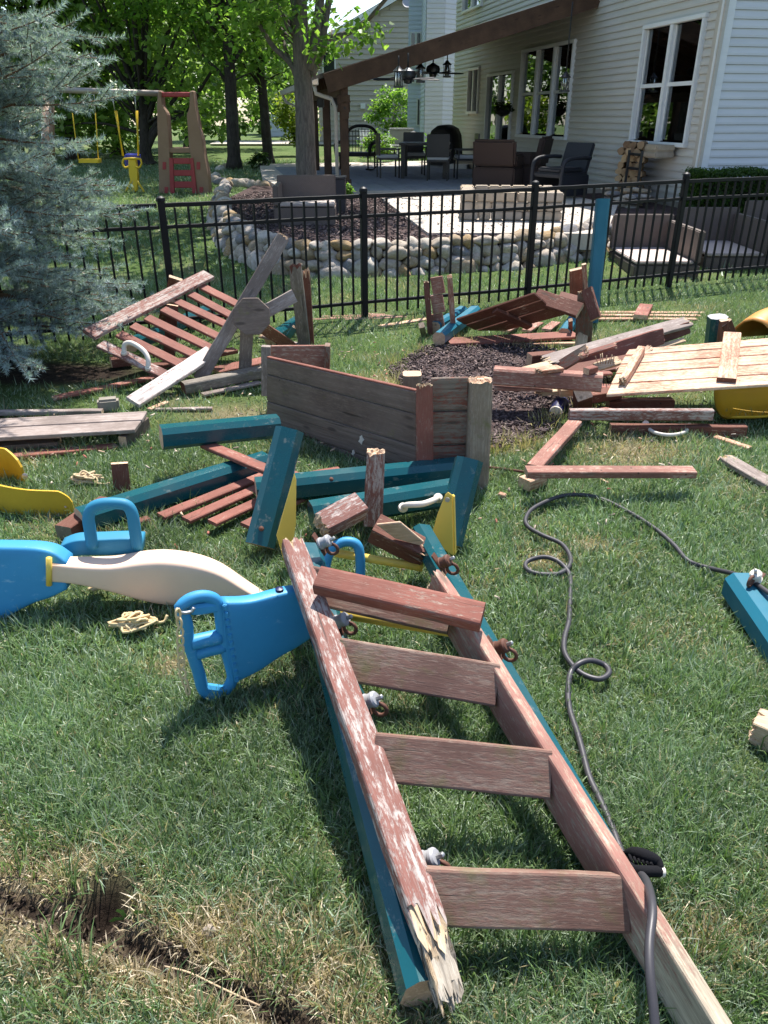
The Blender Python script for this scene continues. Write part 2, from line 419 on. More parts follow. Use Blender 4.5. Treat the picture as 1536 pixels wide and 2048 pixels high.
def bark(name, col):
    b = NB(name); v = b.obj(); n = b.noise(b.scale(v, (9, 9, 2.2)), 2.4, 7, .7, .4); n2 = b.noise(v, 2.5, 3)
    c = b.mix(b.ramp(n, .3, .7), mul(col, .45), mul(col, 1.3)); c = b.mix(b.ramp(n2, .5, .7, 0, .4), c, (.10, .11, .08))
    return b.done(b.princ(c, .9, .15, b.bump(n, .9, .03)))
M_bark = bark('grey_maple_bark', (.16, .135, .115)); M_barkdark = bark('dark_tree_bark', (.06, .05, .042)); M_twig = bark('spruce_twig_bark', (.20, .115, .07))
def soil(name, c1, c2, sc=14.0, bs=.9):
    b = NB(name); v = b.obj(False); n = b.noise(v, sc, 8, .72); n2 = b.noise(v, sc * .2, 4)
    c = b.mix(b.ramp(n, .35, .7), c1, c2); c = b.mix(b.ramp(n2, .4, .7, 0, .5), c, mul(c1, .6))
    return b.done(b.princ(c, .95, .1, b.bump(n, bs, .03)))
M_soil = soil('dark_garden_soil', (.035, .025, .019), (.09, .065, .048)); M_mulch = soil('bark_mulch_bed', (.05, .034, .033), (.15, .105, .098), 22.0)
M_dryearth = soil('dry_bare_earth', (.10, .065, .045), (.27, .19, .13), 18.0)
def lawnmat():
    b = NB('lawn_turf'); v = b.obj(False)
    n = b.noise(v, 55.0, 6, .75); n2 = b.noise(v, 1.3, 5, .65); n3 = b.noise(b.scale(v, (1, 1, 1)), 9.0, 5, .7)
    c = b.mix(b.ramp(n, .3, .72), (.04, .065, .02), (.13, .20, .055))
    c = b.mix(b.ramp(n2, .48, .68, 0, .55), c, (.17, .20, .08))
    c = b.mix(b.ramp(n3, .6, .72, 0, .4), c, (.10, .085, .05))
    a = b.n('ShaderNodeAttribute', _attribute_name='tint').outputs['Color']
    sp = b.n('ShaderNodeSeparateColor'); b.put(sp.inputs[0], a)
    dirt = b.mix(b.ramp(b.noise(v, 30.0, 8, .75), .35, .68), (.013, .009, .007), (.060, .042, .031))
    dry = b.mix(b.ramp(n, .3, .7), (.17, .13, .08), (.42, .33, .21))
    c = b.mix(sp.outputs[1], c, dry); c = b.mix(sp.outputs[0], c, dirt)
    return b.done(b.princ(c, .95, .12, b.bump(n, .9, .03)))
M_lawn = lawnmat()
def stone():
    b = NB('field_stone'); v = b.obj(); n = b.noise(v, 3.5, 7, .68); n2 = b.noise(v, 15.0, 6, .7)
    r = b.n('ShaderNodeObjectInfo').outputs['Random']
    cr = b.n('ShaderNodeValToRGB'); b.put(cr.inputs[0], r); e = cr.color_ramp.elements
    e[0].color = (.47, .39, .31, 1); e[1].color = (.34, .27, .21, 1)
    for p, c in ((.2, (.56, .49, .42, 1)), (.36, (.38, .28, .18, 1)), (.52, (.47, .41, .36, 1)), (.68, (.37, .24, .11, 1)), (.78, (.20, .20, .22, 1)), (.9, (.52, .47, .40, 1))):
        x = e.new(p); x.color = c
    cr.color_ramp.interpolation = 'CONSTANT'
    c = b.mix(b.ramp(n, .4, .65, 0, .65), cr.outputs[0], (.20, .155, .10)); c = b.mix(b.ramp(n2, .5, .7, 0, .5), c, (.55, .52, .47))
    return b.done(b.princ(c, .85, .2, b.bump(n2, .6, .02)))
M_stone = stone()
def masonry(name, c1, c2):
    b = NB(name); v = b.obj(); n = b.noise(v, 9.0, 7, .7)
    r = b.n('ShaderNodeObjectInfo').outputs['Random']
    c = b.mix(r, c1, c2); c = b.mix(b.ramp(n, .4, .7, 0, .6), c, mul(c1, .6))
    return b.done(b.princ(c, .9, .15, b.bump(n, .6, .015)))
M_block = masonry('tan_retaining_block', (.46, .37, .27), (.36, .31, .26)); M_paver = masonry('stamped_patio_surface', (.33, .33, .36), (.28, .28, .31))
M_concrete = masonry('concrete_walk', (.56, .50, .43), (.52, .46, .40)); M_brickm = masonry('old_block', (.28, .25, .21), (.33, .29, .24)); M_logend = masonry('split_firewood', (.52, .37, .22), (.15, .085, .05))
M_flag = masonry('grey_flat_stone', (.24, .24, .25), (.34, .33, .33))
M_check = plastic('checked_cushion', (.5, .5, .5), .9, .1, .1, (.02, .02, .02), .95)
M_cover = plastic('black_grill_cover', (.012, .012, .013), .6, .2, .3)
M_paintblue = plastic('scraped_blue_paint', (.01, .03, .10), .4, .3, .4)
M_splinter = wood('torn_bleached_wood', (.26, .20, .14), (.62, .55, .45), .58, soft=.2, dark=.3)
# ------------------------------------------------------------------ ground
TRENCH = [at(*p) for p in ((-260, 1700), (-120, 1745), (0, 1790), (100, 1832), (190, 1866), (290, 1900), (390, 1945), (480, 1990), (560, 2030), (640, 2075), (760, 2140))]
HOLE = at(205, 1818); MULCHPOLY = [at(*p) for p in ((775, 745), (850, 700), (960, 688), (1085, 700), (1200, 735), (1240, 800), (1130, 830), (1085, 885), (985, 905), (900, 880), (840, 820))]
BARE = [(at(60, 748), 1.0, .30)]
def base_h(x, y): return np.interp(y, [0, 7, 10, 13.5, 25, 80], [0, 0, .1, .33, .4, .5])
def seg_dist(x, y, pts):
    d = np.full(np.shape(x), 9e9)
    for a, b in zip(pts[:-1], pts[1:]):
        ux, uy = b.x - a.x, b.y - a.y; L2 = ux * ux + uy * uy
        t = np.clip(((x - a.x) * ux + (y - a.y) * uy) / L2, 0, 1)
        d = np.minimum(d, np.hypot(x - a.x - t * ux, y - a.y - t * uy))
    return d
def inpoly(x, y, P):
    ins = np.zeros(np.shape(x), dtype=bool); j = len(P) - 1
    for i in range(len(P)):
        a, b = P[i], P[j]
        c = ((a.y > y) != (b.y > y)) & (x < (b.x - a.x) * (y - a.y) / (b.y - a.y + 1e-12) + a.x)
        ins ^= c; j = i
    return ins
def wav(x, y, s, seed=0.0):
    return (np.sin(x * s + 1.3 + seed + 1.7 * np.sin(y * s * .7 + seed)) + np.sin(y * s * 1.13 + .4 + seed + 1.9 * np.sin(x * s * .83)) + np.sin((x + y) * s * .61 + 2 * seed + np.sin((x - y) * s * 1.3))) / 3
def ground_z(x, y):
    x = np.asarray(x, float); y = np.asarray(y, float)
    z = base_h(x, y) + .008 * wav(x, y, 4.0) + .004 * wav(x, y, 13.0, 2)
    d = seg_dist(x, y, TRENCH) + .012 * wav(x, y, 31, 1)
    z = z - .032 * np.exp(-(d / .026) ** 2)
    h = np.hypot(x - HOLE.x, y - HOLE.y) + .012 * wav(x, y, 40, 3)
    z = z - .10 * np.exp(-(h / .055) ** 2) + .018 * np.exp(-((h - .11) / .05) ** 2)
    return z
def dirt_f(x, y):
    d = seg_dist(x, y, TRENCH) + .014 * wav(x, y, 27, 4); h = np.hypot(x - HOLE.x, y - HOLE.y) + .02 * wav(x, y, 30, 5)
    f = np.maximum(np.exp(-(d / .025) ** 2), np.exp(-(h / .085) ** 2))
    for c, rx, ry in BARE:
        f = np.maximum(f, np.exp(-(((x - c.x) / rx) ** 2 + ((y - c.y) / ry) ** 2) ** 2))
    return np.clip(f * 1.3, 0, 1)
def dry_f(x, y):
    d = seg_dist(x, y, TRENCH)
    side = np.interp(x, [-1.2, -.4, .4], [.05, .07, .05])
    f = np.exp(-((d / (.165 + .06 * wav(x, y, 9, 1))) ** 2))
    c = at(420, 1870); f = np.maximum(f, .9 * np.exp(-(((x - c.x) / .30) ** 2 + ((y - c.y) / .10) ** 2)))
    c = at(590, 1960); f = np.maximum(f, .95 * np.exp(-(((x - c.x) / .22) ** 2 + ((y - c.y) / .12) ** 2)))
    c = at(60, 1745); f = np.maximum(f, 1.0 * np.exp(-(((x - c.x) / .30) ** 2 + ((y - c.y) / .08) ** 2)))
    for px, py, r in ((1270, 905, .35), (1090, 1120, .12), (470, 830, .3), (1030, 880, .3), (790, 760, .25), (1430, 1880, .12), (1180, 1090, .10), (340, 1330, .1)):
        c = at(px, py); f = np.maximum(f, .75 * np.exp(-((x - c.x) ** 2 + ((y - c.y) * 1.4) ** 2) / r ** 2))
    f = np.maximum(f, .30 * np.clip(wav(x, y, 5.5, 7) * 1.3 - .25, 0, 1))
    return np.clip(f, 0, 1)
xs = np.unique(np.concatenate([np.linspace(-70, -4, 34), np.linspace(-4, -1.4, 40), np.arange(-1.4, .5, .02), np.linspace(.5, 4, 60), np.linspace(4, 70, 40)]))
ys = np.unique(np.concatenate([np.linspace(-6, .7, 12), np.arange(.7, 1.9, .02), np.linspace(1.9, 7, 80), np.linspace(7, 30, 50), np.linspace(30, 130, 20)]))
gx, gy = np.meshgrid(xs, ys); gz = ground_z(gx, gy)
co = np.stack([gx, gy, gz], -1).reshape(-1, 3); nx = len(xs); ny = len(ys)
ii = (np.arange(ny - 1)[:, None] * nx + np.arange(nx - 1)[None, :]).ravel()
lp = np.stack([ii, ii + 1, ii + 1 + nx, ii + nx], -1).ravel()
tn = np.zeros((len(co), 3)); tn[:, 0] = dirt_f(co[:, 0], co[:, 1]); tn[:, 1] = dry_f(co[:, 0], co[:, 1])
lawn = mkobj('lawn', npmesh('lawn', co, lp, np.full(len(ii), 4), M_lawn, tn, True)); tag(lawn, 'mown back garden lawn of patchy green grass', 'lawn', kind='structure')

# play-area mulch (low mound with a soft edge) and its chips
def mound(name, poly, mat, z0, z1, label, cat, seed=0):
    cx = sum(p.x for p in poly) / len(poly); cy = sum(p.y for p in poly) / len(poly)
    P = catmull(poly + [poly[0]], 5)[:-1]; V = []; Fc = []; n = len(P); rings = 9
    for r in range(rings):
        f = 1 - r / rings
        for p in P:
            x, y = cx + (p.x - cx) * f, cy + (p.y - cy) * f
            V.append((x, y, float(ground_z(x, y)) + z0 + (z1 - z0) * min(1, (1 - f) * 4) + (.02 * mnoise.noise((x * 5, y * 5, seed)) if r else 0)))
    V.append((cx, cy, float(ground_z(cx, cy)) + z1))
    for r in range(rings - 1):
        for k in range(n): Fc.append((r * n + k, r * n + (k + 1) % n, (r + 1) * n + (k + 1) % n, (r + 1) * n + k))
    for k in range(n): Fc.append(((rings - 1) * n + k, (rings - 1) * n + (k + 1) % n, len(V) - 1))
    o = mkobj(name, mesh(name, V, Fc, mat, smooth=True)); return tag(o, label, cat, kind='structure')
mound('mulch_bed', MULCHPOLY, M_mulch, -.02, .035, 'dark bark mulch patch where the play structure stood', 'mulch bed')
def chips(name, poly, n, size, zf, label, seed, cols):
    rs = np.random.RandomState(seed)
    x0, x1 = min(p.x for p in poly), max(p.x for p in poly); y0, y1 = min(p.y for p in poly), max(p.y for p in poly)
    x = rs.uniform(x0, x1, n * 2); y = rs.uniform(y0, y1, n * 2); k = inpoly(x, y, poly); x, y = x[k][:n], y[k][:n]; m = len(x)
    z = zf(x, y) + rs.uniform(0, .03, m)
    a = rs.uniform(0, 6.28, m); el = rs.normal(0, .45, m); L = size * rs.uniform(.4, 1.3, m); W = size * rs.uniform(.15, .4, m)
    ux = np.stack([np.cos(a) * np.cos(el), np.sin(a) * np.cos(el), np.sin(el)], -1)
    tw = rs.normal(0, .7, m); s = np.stack([-np.sin(a), np.cos(a), np.zeros(m)], -1) * np.cos(tw)[:, None] + np.array([0, 0, 1.0]) * np.sin(tw)[:, None]
    c = np.stack([x, y, z], -1); nz = np.cross(ux, s) * (size * .10)
    q = [c + sgn1 * ux * L[:, None] * .5 + sgn2 * s * W[:, None] * .5 + sgn3 * nz for sgn3 in (-1, 1) for sgn1, sgn2 in ((-1, -1), (1, -.6), (.8, 1), (-1, .7))]
    co = np.stack(q, 1).reshape(-1, 3); b = np.arange(m)[:, None] * 8
    fc = np.array([4, 5, 6, 7, 0, 1, 5, 4, 1, 2, 6, 5, 2, 3, 7, 6, 3, 0, 4, 7]); lp = (b + fc[None]).ravel()
    cc = np.array(cols); t = cc[rs.randint(0, len(cc), m)] * rs.uniform(.6, 1.3, (m, 1)); t = np.repeat(t, 8, 0)
    o = mkobj(name, npmesh(name, co, lp, np.full(m * 5, 4), M_chip, t)); return tag(o, label, 'mulch', kind='stuff')
MC = [(.075, .053, .052), (.13, .095, .09), (.045, .032, .030), (.20, .15, .135), (.10, .075, .075)]
chips('mulch_chips', [p for p in MULCHPOLY], 9000, .035, lambda x, y: ground_z(x, y) + .02, 'loose dark bark chips covering the play area patch', 3, MC)

# raised planting bed held by the boulder wall, with walk and patio on top
ZB = .42; ZP = .50
C0 = Vector((5.07, 13.6, 0)); WU = Vector((-.19, .982, 0)).normalized(); WN = Vector((-WU.y, WU.x, 0))   # house wall: start, along, outwards (to the left)
def wallp(t, out=0.0, z=0.0): return C0 + WU * t + WN * out + Vector((0, 0, z))
WALLBASE = [(442, 430), (432, 452), (436, 486), (482, 520), (560, 540), (650, 547), (760, 544), (850, 541), (960, 537), (1060, 530), (1150, 519), (1222, 503)]
wb = [at(px, py, .12) for px, py in WALLBASE]
wb = [Vector((p.x, p.y, 0)) for p in wb]
def prism(name, poly, z0, z1, mat):
    n = len(poly); V = [(p.x, p.y, z1) for p in poly] + [(p.x, p.y, z0) for p in poly]
    ar = sum(poly[i].x * poly[(i + 1) % n].y - poly[(i + 1) % n].x * poly[i].y for i in range(n))
    top = tuple(range(n)); Fc = [top if ar > 0 else top[::-1]]
    for i in range(n):
        q = (i, n + i, n + (i + 1) % n, (i + 1) % n); Fc.append(q if ar > 0 else q[::-1])
    return mkobj(name, mesh(name, V, Fc, mat))
cen = Vector((1.0, 15.5, 0))
inner = [p + (cen - p).normalized() * .17 for p in wb]
bedpoly = inner + [Vector((4.6, 12.9, 0)), wallp(.3, .02), wallp(14.8, .02), Vector((-1.5, 26, 0)), Vector((-2.9, 20, 0))]
tag(prism('planting_bed', bedpoly, -.1, ZB, M_mulch), 'raised dark mulch bed behind the boulder wall', 'planting bed', kind='structure')
bedvis = inner + [Vector((3.4, 13.5, 0)), Vector((2.0, 15.5, 0)), Vector((-1.0, 16.5, 0)), Vector((-2.6, 17, 0))]
chips('bed_mulch_chips', bedvis, 7000, .06, lambda x, y: ZB + 0 * x, 'coarse bark chips spread over the raised bed', 5, MC)
def flat(name, poly, z, th, mat, label, cat):
    return tag(prism(name, poly, z - th, z, mat), label, cat, kind='structure')
conc = [at(px, py, ZB + .02) for px, py in ((764, 398), (856, 468), (1010, 468), (1212, 470), (1235, 412), (1120, 388), (930, 392))]
flat('concrete_walk', conc, ZB + .035, .2, M_concrete, 'pale concrete walk beside the block fire pit', 'walk')
patio = [wallp(3.2, .05), wallp(3.2, 2.5), wallp(3.6, 5.2), wallp(4.4, 6.4), wallp(8, 6.6), wallp(13.5, 6.4), wallp(14.6, .05)]
pat = flat('patio', patio, ZP, .3, M_concrete, 'grey patio floor of square pavers under the porch roof', 'patio')
pv = mesh('paver', [(x, y, z) for z in (0, .012) for x, y in ((-.215, -.215), (.215, -.215), (.215, .215), (-.215, .215))], [(4, 5, 6, 7), (0, 1, 5, 4), (1, 2, 6, 5), (2, 3, 7, 6), (3, 0, 4, 7)], M_paver)
WM['patio'] = Matrix.Identity(4)
Rw = Matrix((WU.to_tuple(), WN.to_tuple(), (0, 0, 1))).transposed().to_4x4()
for i in range(18):
    for j in range(13):
        t, o_ = 3.85 + i * .45, .45 + j * .45
        if o_ > 5.0 and t < 4.6: continue
        p = wallp(t, o_, ZP + .002); mkobj('paver', pv, Matrix.Translation(p) @ Rw, pat)

# boulder wall
smesh = []
for k in range(9):
    bm = bmesh.new(); bmesh.ops.create_icosphere(bm, subdivisions=3, radius=.5); rs = random.Random(k)
    o3 = Vector((k * 7.1, k * 3.3, 1))
    pl_ = [Vector((rs.uniform(-1, 1), rs.uniform(-1, 1), rs.uniform(-1, 1))).normalized() for _ in range(5)]
    for v in bm.verts:
        d = v.co.normalized(); r = .5 + .10 * mnoise.noise(d * 1.1 + o3) + .045 * mnoise.noise(d * 3 + o3)
        for q in pl_: r = min(r, (.40 + .03 * mnoise.noise(d * 4 + o3)) / max(d.dot(q), 1e-3)) if d.dot(q) > .75 else r
        v.co = d * r
    me = bpy.data.meshes.new('stone'); bm.to_mesh(me); bm.free(); me.materials.append(M_stone)
    me.polygons.foreach_set('use_smooth', [True] * len(me.polygons)); smesh.append(me)
wroot = root('stone_wall', wb[6], 'low retaining wall of stacked pale field boulders behind the fence', 'stone wall')
def place_stone(p, w, h, d, par, ang=None, name='stone'):
    R = Matrix.Rotation(random.uniform(-.2, .2), 4, 'X') @ Matrix.Rotation(random.uniform(-.2, .2), 4, 'Y')
    mkobj(name, random.choice(smesh), Matrix.Translation(p) @ Matrix.Rotation(random.uniform(-.3, .3) + (ang or 0), 4, 'Z') @ Matrix.Diagonal((w * 1.12, d, h * 1.12, 1)) @ R, par)
def walk_path(P, fn):
    s = 0; seg = 0
    tot = [0]
    for a, b in zip(P[:-1], P[1:]): tot.append(tot[-1] + (b - a).length)
    def pos(u):
        for i in range(len(P) - 1):
            if u <= tot[i + 1]: 
                f = (u - tot[i]) / (tot[i + 1] - tot[i]); return P[i].lerp(P[i + 1], f), (P[i + 1] - P[i]).normalized()
        return P[-1], (P[-1] - P[-2]).normalized()
    return pos, tot[-1]
pos, LEN = walk_path(catmull(wb, 4), None)
rows = [(.15, .0), (.125, .13), (.115, .24), (.105, .34)]
for ci, (h, zc) in enumerate(rows):
    u = random.uniform(0, .1)
    while u < LEN:
        big = ci == 0 and random.random() < .28
        w = random.uniform(.14, .32) * (1.6 if big else 1)
        p, d = pos(u + w / 2); n = Vector((d.y, -d.x, 0)); n = -n if n.dot(cen - p) < 0 else n
        hh = h * random.uniform(.9, 1.6) * (1.6 if big else 1)
        place_stone(p + n * (.055 * ci + random.uniform(-.03, .02)) + Vector((0, 0, float(base_h(0, p.y)) - .02 + zc + random.uniform(-.02, .02))), w * 1.04, hh, random.uniform(.2, .28), wroot, math.atan2(d.y, d.x))
        u += w * .97
# smaller stones edging the tree bed
eroot = root('tree_bed_edging', at(470, 350, .3), 'low ring of rounded stones edging the bed under the dark trees', 'stone edging')
for px, py in ((440, 340), (452, 336), (432, 355), (445, 366), (462, 368), (478, 370), (490, 369), (503, 372), (516, 372), (530, 374), (428, 362)):
    p = at(px, py, .40); place_stone(p + Vector((0, 0, .02)), random.uniform(.2, .36) * p.y / 17, .2, .24, eroot)

# ------------------------------------------------------------------ main house
LAPR = random.Random(21)
def lap_wall(name, O, U, N, L, z0, z1, expo, mat, parent, holes=(), proud=.024):
    """rows of lap boards; holes = [(u0,u1,z0,z1)]"""
    n = int((z1 - z0) / expo)
    for i in range(n):
        a = z0 + i * expo; b = a + expo; iv = [(0.0, L)]
        for (h0, h1, g0, g1) in holes:
            if g0 < b - .01 and g1 > a + .01:
                new = []
                for (s, e) in iv:
                    if h1 <= s or h0 >= e: new.append((s, e))
                    else:
                        if h0 > s: new.append((s, h0))
                        if h1 < e: new.append((h1, e))
                iv = new
        cut = []
        for (s, e) in iv:
            x_ = s
            while e - x_ > 4.2:
                w_ = LAPR.uniform(1.6, 3.7); cut.append((x_, x_ + w_ - .004)); x_ += w_
            cut.append((x_, e))
        for (s, e) in cut:
            if e - s < .03: continue
            ln = e - s; V = [(-ln / 2, 0, 0), (ln / 2, 0, 0), (ln / 2, -proud, 0), (-ln / 2, -proud, 0), (ln / 2, -proud, expo * .28), (-ln / 2, -proud, expo * .28), (ln / 2, -.003, expo * .97), (-ln / 2, -.003, expo * .97), (ln / 2, 0, expo * .97), (-ln / 2, 0, expo * .97)]
            Fc = [(0, 1, 2, 3), (3, 2, 4, 5), (5, 4, 6, 7), (7, 6, 8, 9)]
            M = Matrix((U.to_tuple(), (-N).to_tuple(), (0, 0, 1))).transposed().to_4x4(); M.translation = O + U * ((s + e) / 2) + Vector((0, 0, a))
            mkobj(name, mesh(name, V, Fc, mat), M, parent)
hroot = root('house', wallp(3, 0, ZP), 'two storey house with cream lap siding and white framed windows', 'house')
HN = WN; W2U = Vector((-WN.x, -WN.y, 0)); W2N = -WU
def hole(t0, t1, z0, z1): return (t0, t1, z0, z1)
def tof(px, z=1.8):   # where on the long wall a photo column falls
    r = ray(px, 232); nrm = WN
    t = C0.dot(nrm) / r.dot(nrm); p = r * t
    return (p - C0).dot(WU)
PAIR = (tof(1363), tof(1258), 1.36, 3.02); TRI = (tof(1139), tof(1036), 1.40, 3.2)
DOOR = (tof(1022), tof(972), .78, 3.1); SMALL = (tof(957), tof(938), 1.75, 3.3)
PAIR = (.62, 2.48, 1.38, 3.05)
def zat(px, py):      # height of a photo point lying on the long wall
    r = ray(px, py); t = C0.dot(WN) / r.dot(WN); return H + r.z * t
PAIR = (tof(1384), tof(1272), zat(1310, 287), zat(1350, 44)); TRI = (tof(1139), tof(1040), zat(1085, 274), zat(1098, 93))
DOOR = (tof(1024), tof(975), zat(975, 308), zat(1000, 148)); SMALL = (tof(957), tof(937), zat(945, 225), zat(948, 138))
holes = [PAIR, TRI, DOOR, SMALL, (tof(955), tof(920), 4.55, 6.0)]
WLEN = tof(906)
lap_wall('siding_board', C0 + Vector((0, 0, ZP)), WU, WN, WLEN, 0, 6.2, .118, M_siding, hroot, [(a, b, c - ZP, d - ZP) for a, b, c, d in holes])
lap_wall('siding_board', C0 + Vector((0, 0, ZP)), W2U, W2N, 9.0, 0, 6.2, .118, M_sidingb, hroot)
# sheathing behind the boards with real openings is made from strips
def strips(name, L, z0, z1, hs, mat, O, U, N, off):
    us = sorted({0.0, L, *[h[0] for h in hs], *[h[1] for h in hs]}); zs = sorted({z0, z1, *[h[2] for h in hs], *[h[3] for h in hs]})
    Lb = []
    for a, b in zip(us[:-1], us[1:]):
        for c, d in zip(zs[:-1], zs[1:]):
            m = ((a + b) / 2, (c + d) / 2)
            if any(h[0] < m[0] < h[1] and h[2] < m[1] < h[3] for h in hs): continue
            Lb.append(((a + b) / 2, off, (c + d) / 2, b - a, .1, d - c))
    M = Matrix((U.to_tuple(), (-N).to_tuple(), (0, 0, 1))).transposed().to_4x4(); M.translation = O
    return boxes(name, Lb, mat, M, hroot)
strips('wall', WLEN, -.2, 6.7, [(a, b, c, d) for a, b, c, d in holes], M_trim, C0, WU, WN, .052)
strips('wall', 9.0, -.2, 6.7, [], M_trim, C0, W2U, W2N, .16)
cornerM = Matrix.Translation(C0 + Vector((0, 0, 3.4)))
boxes('corner_trim', [(-.035, 0, 0, .05, .20, 6.0)], M_trim, cornerM @ Matrix.Rotation(math.atan2(WU.y, WU.x) - math.pi / 2, 4, 'Z'), hroot)
boxes('corner_trim', [(0.03, -.035, 0, .20, .05, 6.0)], M_wtrim, cornerM @ Matrix.Rotation(math.atan2(WU.y, WU.x) - math.pi / 2, 4, 'Z'), hroot)
boxes('foundation', [(WLEN / 2, .03, .2, WLEN, .12, .62)], M_brickm, Matrix.Translation(C0) @ Matrix((WU.to_tuple(), (-WN).to_tuple(), (0, 0, 1))).transposed().to_4x4(), hroot)
# eaves, roof and closed back of the house
hb = [wallp(-.4, .4), wallp(WLEN + .3, .4), wallp(WLEN + .3, -9.5), wallp(-.4, -9.5)]
hz = [Vector((p.x, p.y, 6.7)) for p in hb]; rid = [wallp(-.4, -4.5, 9.4), wallp(WLEN + .3, -4.5, 9.4)]
mkobj('roof', mesh('roof', hz + rid, [(0, 1, 5, 4), (3, 4, 5, 2), (0, 4, 3), (1, 2, 5), (3, 2, 1, 0)], M_shingle), None, hroot)
HMAT = Matrix((WU.to_tuple(), (-WN).to_tuple(), (0, 0, 1))).transposed().to_4x4(); HMAT.translation = C0
boxes('back_wall', [(WLEN / 2, 9.1, 3.2, WLEN, .1, 6.8), (WLEN - .06, 4.6, 3.2, .1, 9.0, 6.8)], M_trim, HMAT, hroot)
def window(t0, t1, z0, z1, n, label=None, slider=False, rail=.5, room=2.2):
    w = (t1 - t0) / n; parts = []
    outer = boxes('window', [((t0 + t1) / 2, -.03, z1 + .0, t1 - t0 + .09, .10, .065), ((t0 + t1) / 2, -.035, z0, t1 - t0 + .09, .12, .065), (t0, -.03, (z0 + z1) / 2, .065, .10, z1 - z0 - .067), (t1, -.03, (z0 + z1) / 2, .065, .10, z1 - z0 - .067)] + [(t0 + w * k, -.028, (z0 + z1) / 2, .10, .09, z1 - z0 - .067) for k in range(1, n)], M_wtrim, HMAT, hroot, bev=.008)
    if label: outer['label'] = label
    for k in range(n):
        a, b = t0 + w * k + .05, t0 + w * (k + 1) - .05; zm = z0 + (z1 - z0) * rail
        if not slider:
            boxes('sash', [((a + b) / 2, .0, zm, b - a, .05, .06), (a + .02, .005, (z0 + z1) / 2, .035, .04, z1 - z0 - .1), (b - .02, .005, (z0 + z1) / 2, .035, .04, z1 - z0 - .1)], M_wtrim, HMAT, outer)
            boxes('pane', [((a + b) / 2, .012, (z0 + zm) / 2 + .015, b - a - .07, .006, zm - z0 - .11)], M_glass, HMAT, outer)
            boxes('pane', [((a + b) / 2, .012, (zm + z1) / 2 - .005, b - a - .07, .006, z1 - zm - .09)], M_glass, HMAT, outer)
        else:
            boxes('pane', [((a + b) / 2, .012, (z0 + z1) / 2, b - a - .02, .006, z1 - z0 - .1)], M_glass, HMAT, outer)
    # room behind: five dark faces
    cx, cz = (t0 + t1) / 2, (z0 + z1) / 2; W_, Z_ = t1 - t0, z1 - z0
    boxes('room_wall', [(cx, room, cz, W_ + .6, .05, Z_ + .6), (t0 - .3, room / 2 + .12, cz, .05, room - .1, Z_ + .6), (t1 + .3, room / 2 + .12, cz, .05, room - .1, Z_ + .6), (cx, room / 2 + .12, z0 - .3, W_ + .6, room - .1, .05), (cx, room / 2 + .12, z1 + .3, W_ + .6, room - .1, .05)], M_room, HMAT, outer)
    return outer
window(*PAIR, 2, 'tall pair of double hung windows with lit bulbs inside'); window(*TRI, 3, 'row of three double hung windows reflecting trees')
wsm = window(*SMALL, 2, 'narrow slider window with a patterned blind', True, room=.8)
boxes('blind', [(SMALL[0] + .22, .10, (SMALL[2] + SMALL[3]) / 2, .36, .02, SMALL[3] - SMALL[2] - .12)], M_floral, HMAT, wsm)
window(*holes[4], 2, None, True, room=.8)
dr = window(*DOOR, 2, 'sliding glass patio door with vertical blinds', True, room=1.5); dr.name = 'patio_door'; WM['patio_door'] = WM.get(dr.name, Matrix.Identity(4)) if False else HMAT
boxes('blind', [(DOOR[0] + .12 + .1 * k, .12 + .015 * (k % 2), (DOOR[2] + DOOR[3]) / 2, .085, .012, DOOR[3] - DOOR[2] - .15) for k in range(9)], M_curtain, HMAT, dr)
boxes('handle', [((DOOR[0] + DOOR[1]) / 2 + .07, -.07, (DOOR[2] + DOOR[3]) / 2 - .1, .03, .04, .28)], M_steel, HMAT, dr)
boxes('step', [((DOOR[0] + DOOR[1]) / 2 + .3, -.45, ZP + .08, 2.6, .8, .14), ((DOOR[0] + DOOR[1]) / 2 + .3, -.25, ZP + .21, 2.2, .4, .12)], M_block, HMAT, hroot, bev=.02)
# lamp with three lit bulbs inside the pair window
lr = root('hanging_lamp', wallp(PAIR[1] - .4, -.28, PAIR[2] + .9), 'three bulb lamp glowing inside the tall pair of windows', 'lamp')
for px, py in ((1302, 149), (1284, 187), (1296, 207)):
    plw = (wallp(0, -.28), WN); p = onpl(px, py, plw)
    lathe('bulb', [(.004, -.05), (.03, -.03), (.04, 0), (.03, .03), (.004, .05)], M_bulb, Matrix.Translation(p), lr, 12)
    tube('arm', [p + Vector((0, 0, .05)), p + Vector((0, .05, .25))], .008, M_black, 6, lr)

# ------------------------------------------------------------------ porch
P_t0, P_t1, P_out = 4.55, 12.8, 5.32
zw = zat(1178, -12) ; zl = 2.52
prt = root('porch_roof', wallp(P_t0, P_out, ZP), 'brown timber lean-to porch roof on posts over the patio', 'porch')
def rp(t, o, dz=0): return wallp(t, o, zw + (zl - zw) * o / P_out + dz)
mkobj('roof_deck', mesh('roof_deck', [rp(P_t0 - .05, 0, .06), rp(P_t1, 0, .06), rp(P_t1, P_out + .25, .06), rp(P_t0 - .05, P_out + .25, .06), rp(P_t0 - .05, 0, -.02), rp(P_t1, 0, -.02), rp(P_t1, P_out + .25, -.02), rp(P_t0 - .05, P_out + .25, -.02)], [(0, 1, 2, 3), (7, 6, 5, 4), (0, 3, 7, 4), (1, 5, 6, 2), (3, 2, 6, 7), (0, 4, 5, 1)], M_shingle), None, prt)
nrm_up = (rp(5, 1) - rp(5, 0)).cross(WU).normalized(); nrm_up = nrm_up if nrm_up.z > 0 else -nrm_up
beam('rake_board', rp(P_t0 - .08, .02, -.10), rp(P_t0 - .08, P_out + .12, -.13), .06, .34, M_porch, nrm_up, prt)
